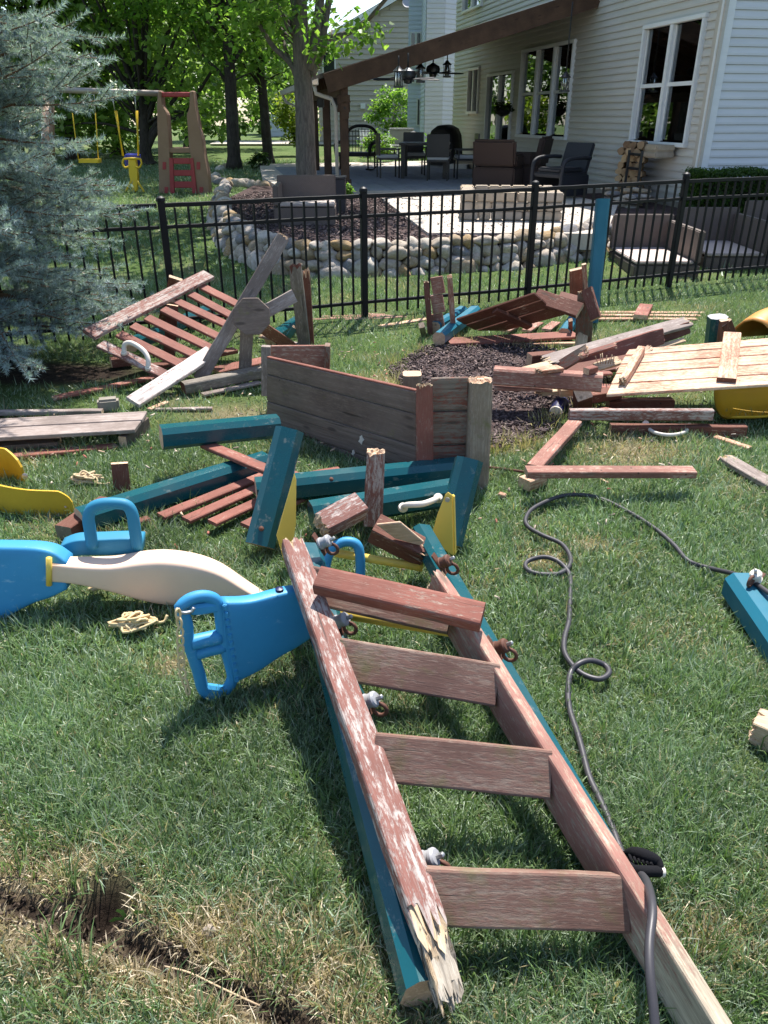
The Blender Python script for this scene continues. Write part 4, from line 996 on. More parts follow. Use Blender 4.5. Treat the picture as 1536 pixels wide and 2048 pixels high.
# ------------------------------------------------------------------ plastic play set
def playset():
    Y = 17.4
    def p2(px, py, dy=0): return atY(px, py, Y + dy)
    b = p2(365, 412); r = root('play_set', (b.x, Y, float(base_h(0, Y))), 'brown and red plastic climbing tower with a swing beam', 'play set')
    pl_ = (Vector((0, Y, 0)), Vector((0, -1, 0)))
    slab('side_panel', [(316, 180), (322, 182), (322, 212), (334, 228), (336, 260), (340, 330), (345, 412), (318, 412), (317, 330), (315, 260), (314, 212)], pl_, .30, M_tan, parent=r, bev=.02)
    slab('side_panel', [(379, 182), (386, 181), (390, 215), (396, 255), (404, 275), (408, 310), (416, 350), (421, 412), (398, 412), (388, 330), (378, 300), (373, 228), (381, 214)], pl_, .30, M_tan, parent=r, bev=.02)
    slab('crossbar', [(321, 184), (380, 184), (380, 194), (321, 194)], (Vector((0, Y + .06, 0)), Vector((0, -1, 0))), .12, M_rasp, parent=r, bev=.015)
    slab('deck', [(338, 296), (382, 296), (382, 306), (338, 306)], (Vector((0, Y + .02, 0)), Vector((0, -1, 0))), .6, M_tan, parent=r, bev=.01)
    # ladder front with four holes: rails and rungs
    pf = (Vector((0, Y - .03, 0)), Vector((0, -1, -.0)))
    slab('climbing_ladder', [(338, 316), (346, 316), (350, 412), (341, 412)], pf, .06, M_rasp, parent=r, bev=.008); slab('climbing_ladder', [(380, 316), (386, 316), (397, 412), (386, 412)], pf, .06, M_rasp, parent=r, bev=.008)
    for y0, y1, x0, x1 in ((316, 328, 346, 380), (340, 352, 347, 382), (363, 376, 348, 385), (388, 400, 349, 386)):
        slab('rung', [(x0, y0), (x1, y0), (x1 + 1, y1), (x0 + 1, y1)], (Vector((0, Y - .028, 0)), Vector((0, -1, 0))), .05, M_rasp, parent=r, bev=.01)
    for x0, y0 in ((325, 324), (393, 324), (329, 374), (399, 374)):
        slab('grip_hole', [(x0, y0), (x0 + 7, y0), (x0 + 7, y0 + 15), (x0, y0 + 15)], (Vector((0, Y - .012, 0)), Vector((0, -1, 0))), .03, M_rasp, parent=r, bev=.004)
    tube('swing_beam', [p2(318, 187, .4), p2(96, 179, .4)], .055, M_pole, 12, r)
    tube('beam_leg', [p2(96, 180, .4), p2(93, 380, -.6)], .11, M_tan, 10, r); tube('beam_leg', [p2(96, 180, .4), p2(101, 372, 1.3)], .11, M_tan, 10, r)
    # glider swing
    s = root('glider_swing', p2(265, 385), 'yellow and blue plastic swing hanging from yellow chains', 'swing')
    for x0, x1 in ((224, 247), (270, 278)):
        a, b_ = p2(x0, 190, .4), p2(x1, 312, .4); tube('chain', [a, a.lerp(b_, .25)], .012, M_steel, 6, s)
        for k in range(2): tube('chain', [a.lerp(b_, .25) + Vector((.02 * k, .03 * k, 0)), b_ + Vector((-.03 * k, .03 * k, 0))], .014, M_swingyel, 6, s)
    q = (Vector((0, Y + .35, 0)), Vector((0, -1, 0)))
    slab('seat_back', [(249, 307), (279, 307), (280, 318), (278, 335), (251, 335), (247, 318)], (Vector((0, Y + .5, 0)), Vector((0, -1, 0))), .12, M_swingblue, parent=s, bev=.03)
    slab('stem', [(256, 318), (272, 318), (272, 335), (276, 348), (273, 362), (274, 384), (264, 384), (263, 362), (257, 350), (257, 335)], q, .12, M_swingyel, parent=s, bev=.02)
    tube('handle', [onpl(*t, q) for t in ((247, 318), (245, 327), (250, 335), (258, 333))], .02, M_swingyel, 8, s, 4); tube('handle', [onpl(*t, q) for t in ((281, 318), (283, 327), (278, 335), (270, 333))], .02, M_swingyel, 8, s, 4)
    tube('top_bar', [onpl(*t, q) for t in ((247, 318), (264, 317), (281, 318))], .022, M_swingyel, 8, s)
    tube('foot_rest', [onpl(*t, q) for t in ((262, 362), (253, 380), (254, 385), (270, 386), (286, 385), (286, 380), (275, 362))], .02, M_swingyel, 8, s, 3)
    for px, lab in ((148, 'left pair of thin chains with a swing hidden by the spruce'),):
        t = root('swing', p2(165, 300, .4), 'swing on thin yellow chains half hidden behind the spruce', 'swing')
        for x0, x1 in ((139, 157), (188, 197)):
            a, b_ = p2(x0, 184, .4), p2(x1, 320, .4); tube('chain', [a, a.lerp(b_, .3)], .008, M_steel, 6, t); tube('chain', [a.lerp(b_, .3), b_], .011, M_swingyel, 6, t)
        slab('belt_seat', [(157, 318), (197, 318), (197, 326), (157, 326)], (Vector((0, Y + .3, 0)), Vector((0, -1, 0))), .2, M_swingyel, parent=t)
playset()
# ------------------------------------------------------------------ broken play structure
def thing1(o, label, cat, group=None): return tag(o, label, cat, group)
ALL_PL = 'broken boards of the play structure'; ALL_TB = 'teal beams of the play structure'
def board(label, A, B, w, t, mat, up=(0, 0, 1), name='loose_board', cat='board', group=ALL_PL, end=None, **k):
    o = beam(name, A, B, w, t, mat, up, None, endmat=end or M_cut, **k); return tag(o, label, cat, group)
def oct_beam(label, A, B, r=.06, mat=M_teal, up=(0, 0, 1), name='teal_beam', cat='beam', parent=None, end=None, group=ALL_TB, bolts=()):
    if parent is not None: return extrude_obj(name, A, B, octsec(r), mat, up, parent, endmat=end or M_cut, segl=.3)
    A, B = Vector(A), Vector(B); rt = root(name, A, label, cat, group)
    extrude_obj('shaft', A, B, octsec(r), mat, up, rt, endmat=end or M_cut, segl=.3)
    d = (B - A).normalized()
    for f in bolts:
        p = A.lerp(B, f); lathe('bolt', [(.001, 0), (.012, 0), (.012, .008), (.006, .012), (.001, .013)], M_rust, alignz(p + Vector((0, -.75, .66)).normalized() * (r * .98), (0, -.75, .66)), rt, 8)
    return rt
def hanger(p, d, label, mat=M_greyplas, ring=M_rust):
    d = Vector(d).normalized(); r = root('swing_hanger', p, label, 'swing hanger', 'swing hangers'); M = alignz(p, d) @ Matrix.Scale(.68, 4)
    boxes('plate', [(0, 0, -.004, .05, .14, .008)], ring, M, r, bev=.003)
    lathe('barrel', [(.012, -.002), (.034, 0), (.036, .012), (.031, .016), (.031, .044), (.035, .048), (.035, .06), (.028, .068), (.012, .07)], mat, M, r, 18)
    lathe('bolt', [(.010, .07), (.011, .075), (.011, .098), (.006, .102), (.001, .103)], M_steel, M, r, 6)
    c = M @ Vector((.0, -.055, .05)); a1 = (M.to_3x3() @ Vector((0, 1, 0))); a2 = (M.to_3x3() @ Vector((0, 0, 1)))
    tube('hook', [c + (a1 * math.cos(t) + a2 * math.sin(t)) * .032 for t in np.linspace(0.4, 5.9, 12)], .0065, ring, 7, r)
    return r

# ---- the fallen ladder
LT, LB = at(583, 1085, .44), at(893, 1950, .15)
RT, RB = at(868, 1140, .40), at(1445, 2070, .12)
lad = root('fallen_ladder', at(800, 1600, .1), 'long wooden ladder with peeling red rails lying across the grass', 'ladder')
lu = Vector((.05, -.05, 1)); 
LBx = LT.lerp(LB, 1.06)
beam('rail', LT, LT.lerp(LB, .955), .084, .05, M_redpeel, (.22, -.1, 1), lad, bev=.009, bn=2, endmat=M_straw, rag=(.05, .12), segl=.08)
rsp = random.Random(12); fdir = (LB - LT).normalized(); sdir = Vector((.22, -.1, 1)).cross(fdir).normalized(); udir = fdir.cross(sdir)
for k in range(34):
    off = sdir * rsp.uniform(-.034, .034) + udir * rsp.uniform(-.016, .016); a_ = LT.lerp(LB, rsp.uniform(.91, .97)) + off; b_ = LB + off * .9 + fdir * rsp.uniform(-.05, .05) + Vector((0, 0, -.045 + rsp.uniform(-.02, .015)))
    beam('split_end', a_, b_, rsp.uniform(.004, .02), rsp.uniform(.004, .014), (M_splinter, M_straw, M_splinter, M_log)[k % 4], (.22 + rsp.uniform(-.5, .5), -.1, 1), lad, rag=(.04, .05), taper=(1.0, rsp.uniform(.45, .9)), segl=.05, warp=.003, bev=.003)
rail_up = Vector((.12, 0, 1))
beam('rail', RT + Vector((0, 0, -.05)), RB + Vector((0, 0, -.05)), .042, .135, M_rail, rail_up, lad, bev=.008, bn=2, endmat=M_straw, rag=(.05, .0), segl=.1)
fn = Vector((.03, -.78, .62)).normalized()
def rung(a, b, za, zb, h=.128):
    A_ = at(a[0], a[1], za); B_ = at(b[0], b[1], zb); X = (B_ - A_).normalized(); dn = fn.cross(X).normalized(); dn = dn if dn.z < 0 else -dn
    beam('rung', A_ + dn * h / 2 - fn * .02, B_ + dn * h / 2 - fn * .02, h, .036, M_rung, fn, lad, bev=.007, bn=2, segl=.1)
rung((628, 1132), (912, 1192), .43, .40); rung((682, 1275), (1003, 1328), .37, .34); rung((752, 1466), (1106, 1500), .31, .28); rung((853, 1738), (1258, 1752), .22, .20)
beam('split_end', LT.lerp(LB, .90), LB + fdir * .03 + Vector((0, 0, -.035)), .066, .034, M_splinter, (.22, -.1, 1), lad, rag=(.05, .05), segl=.03, warp=.003, endmat=M_splinter, bev=.01, bn=2)
# splintered notch wood behind each rung on the right rail
for f in (.16, .36, .60): 
    p = RT.lerp(RB, f); 
# tread laid over the ladder top
board('thick rounded red board lying across the top of the ladder', at(636, 1160, .455), at(965, 1234, .42), .088, .055, M_red, (0, -.45, 1), bev=.016, bn=3, end=M_red)

# ---- teal beams under the ladder
d_ = (LB - LT).normalized()
oct_beam('long teal beam under the left ladder rail with a pink cut end', at(612, 1108, .27), at(852, 1985, .062), .055, up=(.2, 0, 1), bolts=(.3,))
oct_beam('teal beam along the right side of the ladder with an eight sided end', at(842, 1066, .20), at(1330, 1930, .05), .046, up=(.3, 0, 1))
hanger(at(640, 1088, .36), (.85, -.2, .5), 'grey swing hanger at the top of the left ladder rail'); hanger(at(672, 1245, .31), (.8, -.25, .55), 'grey swing hanger between the first and second ladder rungs')
hanger(at(728, 1405, .26), (.8, -.25, .55), 'grey swing hanger with rusty hook beside the second ladder rung'); hanger(at(843, 1722, .15), (.8, -.2, .6), 'grey swing hanger half hidden by the lowest ladder rung')
hanger(at(880, 1128, .30), (.75, -.3, .6), 'rusty swing hanger at the top of the right ladder rail', M_rust); hanger(at(990, 1298, .27), (.75, -.3, .6), 'rusty swing hanger midway down the right ladder rail', M_rust)

# ---- leaning beams with yellow fins
oct_beam('short teal beam leaning upright above the ladder head', at(520, 1092, .06), atY(580, 862, 3.35), .066, up=(0, -1, .2), bolts=(.12,))
oct_beam('short teal beam leaning to the right behind the yellow fin', at(896, 1088, .05), atY(938, 920, 3.28), .062, up=(0, -1, .3), bolts=())
pf = plane3(at(575, 1128, .2), atY(590, 948, 3.0), at(554, 1071, .28)); P0 = atY(575, 1050, 2.98)
fr = root('yellow_bracket', at(575, 1129, .2), 'yellow steel fin bracket on the left leaning teal beam', 'bracket', 'yellow brackets'); slab('fin', [(589, 946), (593, 960), (592, 1048), (584, 1100), (575, 1129), (568, 1122), (553, 1071)], (atY(575, 1050, 2.97), Vector((.3, -.95, .1)).normalized()), .006, M_yellow, parent=fr)
lathe('bolt', [(.001, 0), (.010, 0), (.010, .006), (.001, .007)], M_steel, alignz(onpl(574, 1117, (atY(575, 1050, 2.962), Vector((.3, -.95, .1)).normalized())), (.3, -.95, .1)), fr, 8)
fr = root('yellow_bracket', at(905, 1112, .1), 'yellow steel fin bracket on the right leaning teal beam', 'bracket', 'yellow brackets'); pr = (atY(890, 1050, 3.0), Vector((-.2, -.97, .1)).normalized())
slab('fin', [(890, 990), (896, 984), (904, 990), (907, 1112), (861, 1080), (875, 1028)], pr, .006, M_yellow, parent=fr); slab('flange', [(904, 990), (909, 993), (912, 1108), (907, 1112)], (pr[0] + Vector((0, .01, 0)), pr[1]), .02, M_yellow, parent=fr)
lathe('bolt', [(.001, 0), (.011, 0), (.011, .006), (.001, .007)], M_steel, alignz(onpl(895, 999, (pr[0] + Vector((0, -.008, 0)), pr[1])), pr[1]), fr, 8)
def grab(label, pts, r=.014, mat=M_white):
    o = root('grab_handle', pts[0], label, 'grab handle', 'white grab handles'); tube('grip', pts, r, mat, 10, o, 5)
    for q in (pts[0], pts[-1]): lathe('foot', [(.001, -.012), (.022, -.010), (.024, 0), (.02, .012), (.001, .014)], mat, alignz(q, (0, -.5, .8)), o, 14)
grab('off white grab handle bolted to the teal beam beside the right fin', [at(806, 1015, .19), at(815, 1010, .235), at(845, 1008, .25), at(868, 1000, .24), at(876, 996, .19)])

# ---- horizontal teal beams
oct_beam('teal beam propped off the grass with a pink sawn left end', at(322, 874, .24), at(556, 852, .20), .062, bolts=())
oct_beam('long teal beam on the grass left of the red slats', at(160, 1042, .07), at(532, 925, .075), .06, bolts=(.2,))
oct_beam('long teal beam running behind the upright stub towards the grey panel', at(512, 982, .12), at(930, 938, .12), .062, bolts=(.35,))
oct_beam('teal beam with rounded end under the white grab handle', at(622, 1030, .12), at(905, 984, .12), .062, end=M_teal)
oct_beam('teal beam at the right picture edge carrying a grey swing hanger', at(1478, 1172, .065), at(1690, 1480, .065), .065, M_tealpost, end=M_tealpost)
hanger(at(1512, 1160, .14), (-.35, -.3, .9), 'pale grey swing hanger on the beam at the right edge', M_white)

# ---- sandbox wall of grey planks
box = root('plank_box', at(833, 950), 'broken grey and red plank box wall with corner posts', 'plank box')
pa, pb = Vector(atY(533, 838, 4.75)), Vector(atY(831, 950, 3.88)); pa.z = pb.z = .05
nrm = Vector(((pb - pa).y, -(pb - pa).x, 0)).normalized(); nrm = nrm if nrm.y < 0 else -nrm
PW = (pa, nrm); e0, e1 = 533, 832
lb = [716, 748, 802, 850, 880]; rb = [783, 829, 893, 945, 990]
for i in range(4):
    a0, a1, b0, b1 = lb[i], lb[i + 1], rb[i], rb[i + 1]
    if i == 3: a1, b1 = 862, 958
    slab('plank', [(e0, a0 + 1.2), (e1, b0 + 1.2), (e1, b1 - 1.2), (e0, a1 - 1.2)], PW, .02, M_panelrem if i >= 2 else M_panelgrey, parent=box, bev=.004)
slab('seam_light_block', [(e0 + 2, 722), (e1 - 2, 790), (e1 - 2, 950), (e0 + 2, 854)], (pa - nrm * .012, nrm), .006, M_log, parent=box)  # added sheet that keeps light from showing through the plank seams
slab('top_batten', [(e0, 713), (e1 - 1, 780), (e1 - 1, 784), (e0, 717)], (pa - nrm * .004, nrm), .024, M_red, parent=box)
SPL = (Vector((.2, 3.86, 0)), Vector((-.08, -1, 0)).normalized())
for y0, y1 in ((757, 821), (825, 889), (893, 948)): slab('plank', [(862, y0), (936, y0 - 2), (936, y1 - 2), (862, y1)], SPL, .02, M_panelmix, parent=box, bev=.004)
slab('seam_light_block', [(864, 762), (934, 760), (934, 944), (864, 944)], (SPL[0] - SPL[1] * .021, SPL[1]), .006, M_log, parent=box)  # likewise added, blocks the light in the side panel gaps
beam('corner_post', atY(850, 975, 3.76), atY(849, 768, 3.80), .088, .04, M_red, (0, -1, 0), box, rag=(0, .02), endmat=M_straw)
for px in (843, 858): lathe('bolt', [(.001, 0), (.010, 0), (.010, .006), (.001, .007)], M_rust, alignz(atY(px, 952, 3.735), (0, -1, 0)), box, 8)
extrude_obj('corner_post', atY(952, 985, 3.82), atY(961, 757, 3.84), rectsec(.125, .125, .035, 3), M_post, (0, -1, 0), box, endmat=M_cut, rag=(0, .02))
extrude_obj('corner_post', atY(824, 860, 4.25), atY(824, 747, 4.25), rectsec(.105, .105, .03, 3), M_post, (0, -1, 0), box, endmat=M_cut)
for px, py, s in ((722, 880, 6), (706, 906, 4), (905, 838, 3)):
    if px < 830: slab('paint_splash', [(px + s * f * math.cos(a), py + s * 1.5 * f * math.sin(a)) for a, f in zip(np.linspace(0, 5.6, 9), (1, .6, 1.1, .7, 1, .5, .9, 1.1, .7))], (pa + nrm * .003, nrm), .003, M_white, parent=box, bev=0)
# back panel behind it
bk = root('plank_screen', at(590, 770), 'short red plank panel standing behind the left end of the plank box', 'plank panel'); BP = (Vector((0, 5.1, 0)), Vector((.05, -1, 0)).normalized())
for y0, y1 in ((692, 741), (743, 790)): slab('plank', [(542, y0), (650, y0 - 1), (652, y1), (542, y1)], BP, .022, M_pink, parent=bk)
beam('post', atY(533, 790, 5.02), atY(532, 692, 5.02), .06, .05, M_grey, (0, -1, 0), bk); beam('post', atY(654, 785, 5.06), atY(655, 689, 5.06), .035, .09, M_panelmix, (0, -1, 0), bk)

# ---- pieces around the ladder head
board('short weathered four by four stub standing upright', atY(746, 1047, 3.22), atY(752, 900, 3.27), .088, .088, M_redpeel, (0, -1, .1), name='post_stub', cat='post', rag=(0, .02), end=M_cut)
board('sawn red block with peeling paint left of the upright stub', at(640, 1054, .27), at(720, 1012, .30), .10, .085, M_redpeel, (0, -.6, .8), name='wood_block', cat='wood block', rag=(.025, 0), end=M_straw)
board('snapped brown beam with splintered end over the yellow pipe', at(748, 1056, .27), at(852, 1108, .18), .105, .085, M_brown, (0, -.3, .9), name='broken_beam', cat='beam', rag=(0, .06), end=M_straw)
o = slab('split', [(752, 1050), (800, 1045), (848, 1085), (840, 1092), (790, 1078)], plane3((752, 1050, .335), (848, 1088, .24), (800, 1040, .365)), .012, M_cut); o.name = 'wood_splinter'; tag(o, 'fresh torn wood face on top of the snapped brown beam', 'splinter', ALL_PL)
def pipe(label, A, B, r, mat=M_yellow):
    o = root('yellow_pipe', A, label, 'pipe', 'yellow pipes'); tube('pipe_body', [A, A.lerp(B, .5), B], r, mat, 12, o); return o
pipe('yellow pipe crossing below the snapped beam', at(672, 1106, .14), at(845, 1135, .13), .018); pipe('yellow pipe under the thick red board', at(650, 1222, .20), at(905, 1264, .20), .019)
q = pipe('rust stained yellow pipe below the second ladder rung', at(705, 1350, .10), at(930, 1378, .10), .012); 
for f in (.05, .42, .62): 
    A, B = at(705, 1350, .10), at(930, 1378, .10); tube('rust_patch', [A.lerp(B, f), A.lerp(B, f + .16)], .0135, M_rust, 12, q)
# slats fanning out on the grass
sf = root('slat_fan', at(420, 1040), 'fan of four flat red slats on the grass under the teal beams', 'slats')
for a, b in (((322, 1033), (560, 938)), ((372, 1040), (590, 944)), ((424, 1046), (625, 955)), ((490, 1052), (660, 965))): beam('slat', at(*a, .05), at(*b, .06), .07, .02, M_red, (0, 0, 1), sf, endmat=M_red)
board('red board bridging between the propped beam and the slats', at(412, 889, .16), at(575, 957, .17), .075, .025, M_red)
board('red board end poking out right of the slats', at(600, 955, .05), at(680, 940, .05), .07, .02, M_red)
board('short red post stub standing by the rope pile', atY(246, 993, 3.72), atY(239, 926, 3.75), .085, .04, M_brown, (.3, -1, .2), name='post_stub', cat='post')
board('sawn log end beneath the long left teal beam', at(128, 1066, .05), at(215, 1006, .05), .09, .07, M_brown, end=M_post); board('red offcut beside the blue handle on the grass', at(262, 1052, .03), at(300, 1040, .03), .05, .04, M_brown, name='wood_block', cat='wood block', rag=(0, .02))

# ---- left pile: slatted panel
sp = root('slatted_panel', at(262, 812), 'tilted red slatted panel with a white grab handle on its edge', 'slatted panel')
SPLN = plane3((185, 672, .36), (410, 552, .60), (350, 755, .12))
def spb(a, b, w, mat, off=0.0, t=.03, nm='slat'):
    A_, B_ = onpl(*a, SPLN) + SPLN[1] * off, onpl(*b, SPLN) + SPLN[1] * off
    return beam(nm, A_, B_, w, t, mat, SPLN[1], sp, endmat=mat)
S = [(201, 684), (238, 664), (265, 648), (294, 632), (326, 615), (353, 599), (380, 584), (404, 570)]; E = [(352, 757), (384, 736), (412, 717), (432, 698), (450, 677), (466, 652), (476, 635), (486, 611)]
for i, (a, b) in enumerate(zip(S, E)): spb(a, b, .095 if i == 0 else .085, M_redpeel if i == 0 else M_red, -.018, .022)
spb((178, 672), (417, 552), .125, M_redpeel, .012, .032, 'frame_board'); spb((266, 808), (424, 706), .12, M_whitepeel, .014, .032, 'frame_board')
hp = [onpl(248, 706, SPLN), onpl(250, 700, SPLN) + SPLN[1] * .05, onpl(264, 703, SPLN) + SPLN[1] * .075, onpl(286, 717, SPLN) + SPLN[1] * .075, onpl(296, 728, SPLN) + SPLN[1] * .05, onpl(296, 736, SPLN)]
grab('off white grab handle on the edge of the slatted panel', hp, .018)
# crossing planks with the octagonal hub
w = root('wheel_cross', at(394, 762), 'grey plank cross with an octagonal wooden hub', 'plank cross'); Yh = 5.55
beam('spoke', at(398, 760, .05), atY(568, 472, 6.0), .10, .035, M_grey, (.3, -.9, .35), w, endmat=M_cut, rag=(0, .03)); 
beam('spoke', atY(500, 640, 5.72), atY(588, 592, 5.95), .10, .03, M_grey, (.1, -1, .1), w); beam('spoke', at(490, 748, .03), atY(494, 640, 5.72), .095, .03, M_grey, (0, -1, .2), w); beam('spoke', atY(510, 645, 5.74), at(592, 700, .04), .09, .035, M_brown, (0, -1, .3), w)
c = atY(503, 633, 5.62); hn = Vector((.12, -.97, .22)).normalized(); hu = Vector((0, 0, 1)); hx = hu.cross(hn).normalized(); hy = hn.cross(hx)
hub = slab('hub', [c + hx * math.cos(a) * .142 + hy * math.sin(a) * .142 for a in np.linspace(.39, .39 + 2 * math.pi, 9)[:-1]], (c, hn), .06, M_panelgrey, xe=(0, 3), parent=w, bev=.005)
board('split grey log post standing at the right of the left pile', at(610, 702, .0), atY(590, 530, 6.45), .10, .07, M_log, (0, -1, 0), name='log_post', cat='post', rag=(0, .05), end=M_brown)
board('dark split board behind the standing log post', atY(622, 690, 6.6), atY(612, 540, 6.6), .06, .04, M_brown, (0, -1, 0), rag=(.05, .08))
board('round grey log lying at the foot of the plank cross', at(366, 776, .06), at(533, 742, .08), .10, .085, M_log, name='fallen_log', cat='log', bev=.035, bn=3, end=M_brown)
board('thin grey batten under the round grey log', at(405, 790, .02), at(520, 765, .02), .06, .02, M_grey)
# clutter behind the slats
oct_beam('teal beam hidden behind the slatted panel', at(262, 690, .12), at(420, 620, .12), .055)
board('brown board end rising behind the slatted panel', at(330, 640, .2), atY(352, 556, 6.6), .11, .03, M_brown, (.3, -.9, .3)); board('brown board under the slatted panel', at(300, 735, .06), at(470, 700, .08), .11, .03, M_brown); board('red board lying under the hub', at(430, 742, .03), at(560, 715, .03), .16, .025, M_red); board('brown block poking out left of the slatted panel', at(222, 725, .05), at(262, 720, .05), .09, .07, M_brown, name='wood_block', cat='wood block')
board('pale splintered board behind the upper slats', at(318, 592, .45), at(455, 648, .30), .05, .02, M_light, rag=(.04, .04))
board('dark upright board behind the slats', atY(338, 720, 6.2), atY(345, 610, 6.2), .09, .03, M_brown, (0, -1, 0)); board('grey splintered batten right of the octagonal hub', at(520, 672, .12), at(600, 690, .06), .05, .025, M_grey, rag=(.05, 0)); oct_beam('teal beam glimpsed behind the log post', at(540, 680, .07), at(600, 640, .07), .05)
board('short teal board scrap by the log post', at(578, 672, .1), atY(590, 655, 6.5), .05, .02, M_tealpost, (0, -1, 0))
# ---- left grey bench planks and sticks
gb = root('bench_top', at(250, 880), 'weathered grey two plank bench top lying on its cleats', 'bench top')
GP = plane3((0, 850, .12), (290, 835, .12), (260, 860, .12))
slab('plank', [(-160, 845), (294, 822), (284, 839), (-160, 862)], GP, .025, M_grey, parent=gb); slab('plank', [(-160, 864), (282, 841), (269, 859), (-160, 884)], GP, .025, M_grey, parent=gb)
beam('cleat', at(246, 886, .035), at(292, 846, .05), .05, .085, M_panelgrey, (0, 0, 1), gb, endmat=M_cut); beam('cleat', at(-60, 900, .035), at(-30, 862, .05), .05, .085, M_panelgrey, (0, 0, 1), gb)
board('narrow weathered stick behind the grey bench top', at(-40, 826, .03), at(205, 823, .03), .05, .03, M_grey); board('thin pale stick right of the bench top', at(310, 819, .015), at(425, 817, .015), .035, .018, M_grey); board('short pale offcut below the slatted panel corner', at(298, 820, .02), at(335, 805, .02), .04, .02, M_light)
board('second grey plank under the bench top', at(-80, 897, .03), at(120, 884, .03), .09, .03, M_panelgrey); o = boxes('concrete_block', [(0, 0, .045, .14, .09, .09)], M_brickm, T(*at(219, 821), .3), bev=.015); tag(o, 'small worn block behind the grey bench top', 'block')
board('long thin red strip at the lower left of the bench top', at(-60, 921, .02), at(232, 892, .02), .07, .02, M_red, rag=(0, .06)); board('long red strip leading up to the slatted panel', at(106, 797, .02), at(330, 750, .04), .07, .022, M_red, rag=(.03, 0))

# ---- yellow belt swing and rope
bp = [at(150, 1028), at(120, 1030), at(60, 1031), (at(0, 1022)), at(-50, 1000), at(-60, 972), at(-20, 958), at(20, 957), at(52, 968)]
bs = root('belt_swing', bp[2], 'yellow rubber belt swing seat curled on the grass', 'swing seat'); P = catmull(bp, 6); V = []; n = len(P)
for k, p in enumerate(P):
    f = min(1, min(k, n - 1 - k) / 5); hh = (.125 + .06 * min(1, k / n * 1.6)) * (.55 + .45 * f ** .5)
    t = (P[min(k + 1, n - 1)] - P[max(k - 1, 0)]).normalized(); nn = Vector((t.y, -t.x, 0)) * .006; z0 = .004 + (.0 if f == 1 else .012 * (1 - f))
    for s in (1, -1):
        for z in (z0, hh * .5, hh): V.append(p + nn * s + Vector((0, -.02 * z, z)))
Fc = []
for k in range(n - 1):
    a, b = k * 6, (k + 1) * 6
    for q in ((0, 1), (1, 2), (2, 5), (5, 4), (4, 3), (3, 0)): Fc.append((a + q[0], b + q[0], b + q[1], a + q[1]))
Fc += [(0, 1, 2, 5, 4, 3), tuple((n - 1) * 6 + i for i in (3, 4, 5, 2, 1, 0))]
mkobj('belt', mesh('belt', V, Fc, M_belt, smooth=False), None, bs)
for q in (at(138, 1002, .05), at(50, 952, .07)): lathe('rivet', [(.001, 0), (.016, 0), (.016, .008), (.001, .012)], M_steel, alignz(q, (.3, -1, .2)), bs, 10)
def squiggle(name, label, cat, c, rx, ry, n, r, mat, seed, tail=()):
    rnd = random.Random(seed); pts = []
    for k in range(n):
        a = k * 2.4 + rnd.uniform(-.5, .5); f = rnd.uniform(.35, 1); x, y = c.x + math.cos(a) * rx * f, c.y + math.sin(a) * ry * f
        pts.append(Vector((x, y, .02 + r + .07 * rnd.random() * (1 - f * .6))))
    pts += [Vector(t) for t in tail]; o = tube(name, pts, r, mat, 6, None, 5); return tag(o, label, cat)
squiggle('rope_pile', 'tangled pale rope heap between the belt swing and red stub', 'rope', at(178, 970), .09, .06, 34, .006, M_rope, 5, [at(205, 968, .03), at(218, 966, .05)])
squiggle('chain_pile', 'heap of pale coated chain under the beige glider beam', 'chain', at(272, 1262), .10, .07, 44, .0055, M_chain, 6, [at(320, 1245, .03), at(335, 1230, .05)])
squiggle('chain_pile', 'small heap of coated chain by the neck of the left blue seat', 'chain', at(200, 1190), .05, .03, 14, .006, M_chain, 8)

# ---- blue and beige glider
gl = root('glider', at(320, 1260), 'blue plastic two seat glider with a beige hump shaped beam', 'glider')
BPL = (Vector((-.8, 2.62, 0)), Vector((.12, -1, .0)).normalized())
def loft(name, pts_top, pts_bot, pl_, depth, mat, par, n=14, sq=.26):
    """solid bar between a traced upper and lower edge, rounded section, real depth"""
    tp = catmull([onpl(*p, pl_) for p in pts_top], 4); bt = catmull([onpl(*p, pl_) for p in pts_bot], 4); N = pl_[1]; V = []; Fc = []; m = len(tp)
    for i in range(m):
        c = (tp[i] + bt[i]) / 2; hv = (tp[i] - bt[i]) / 2; f = i / (m - 1); dd = depth(f) if callable(depth) else depth
        for k in range(n * 2):
            a = 2 * math.pi * k / (n * 2); ca, sa = math.cos(a), math.sin(a); e = sq
            V.append(c + hv * math.copysign(abs(sa) ** e, sa) + N * (dd * math.copysign(abs(ca) ** e, ca)) - N * dd)
    q = n * 2
    for i in range(m - 1):
        for k in range(q): Fc.append((i * q + k, i * q + (k + 1) % q, (i + 1) * q + (k + 1) % q, (i + 1) * q + k))
    Fc += [tuple(range(q))[::-1], tuple((m - 1) * q + k for k in range(q))]
    bm = bmesh.new(); me = mesh(name, V, Fc, mat, smooth=True); bm.from_mesh(me); bmesh.ops.recalc_face_normals(bm, faces=bm.faces[:]); bm.to_mesh(me); bm.free()
    return mkobj(name, me, None, par)
loft('seat_beam', [(92, 1128), (150, 1134), (220, 1136), (280, 1128), (330, 1126), (390, 1134), (440, 1150), (490, 1180), (545, 1212)], [(92, 1166), (150, 1172), (220, 1188), (280, 1206), (330, 1216), (390, 1217), (440, 1216), (490, 1215), (545, 1216)], BPL, lambda f: .036 + .03 * math.sin(math.pi * f), M_beige, gl, sq=.36)
LPL = (Vector((-1.15, 2.56, 0)), Vector((.10, -1, .12)).normalized())
loft('seat', [(-160, 1094), (-60, 1095), (20, 1096), (70, 1098), (105, 1106), (132, 1124)], [(-160, 1330), (-60, 1280), (10, 1240), (60, 1212), (100, 1198), (132, 1182)], LPL, .05, M_blue, gl)
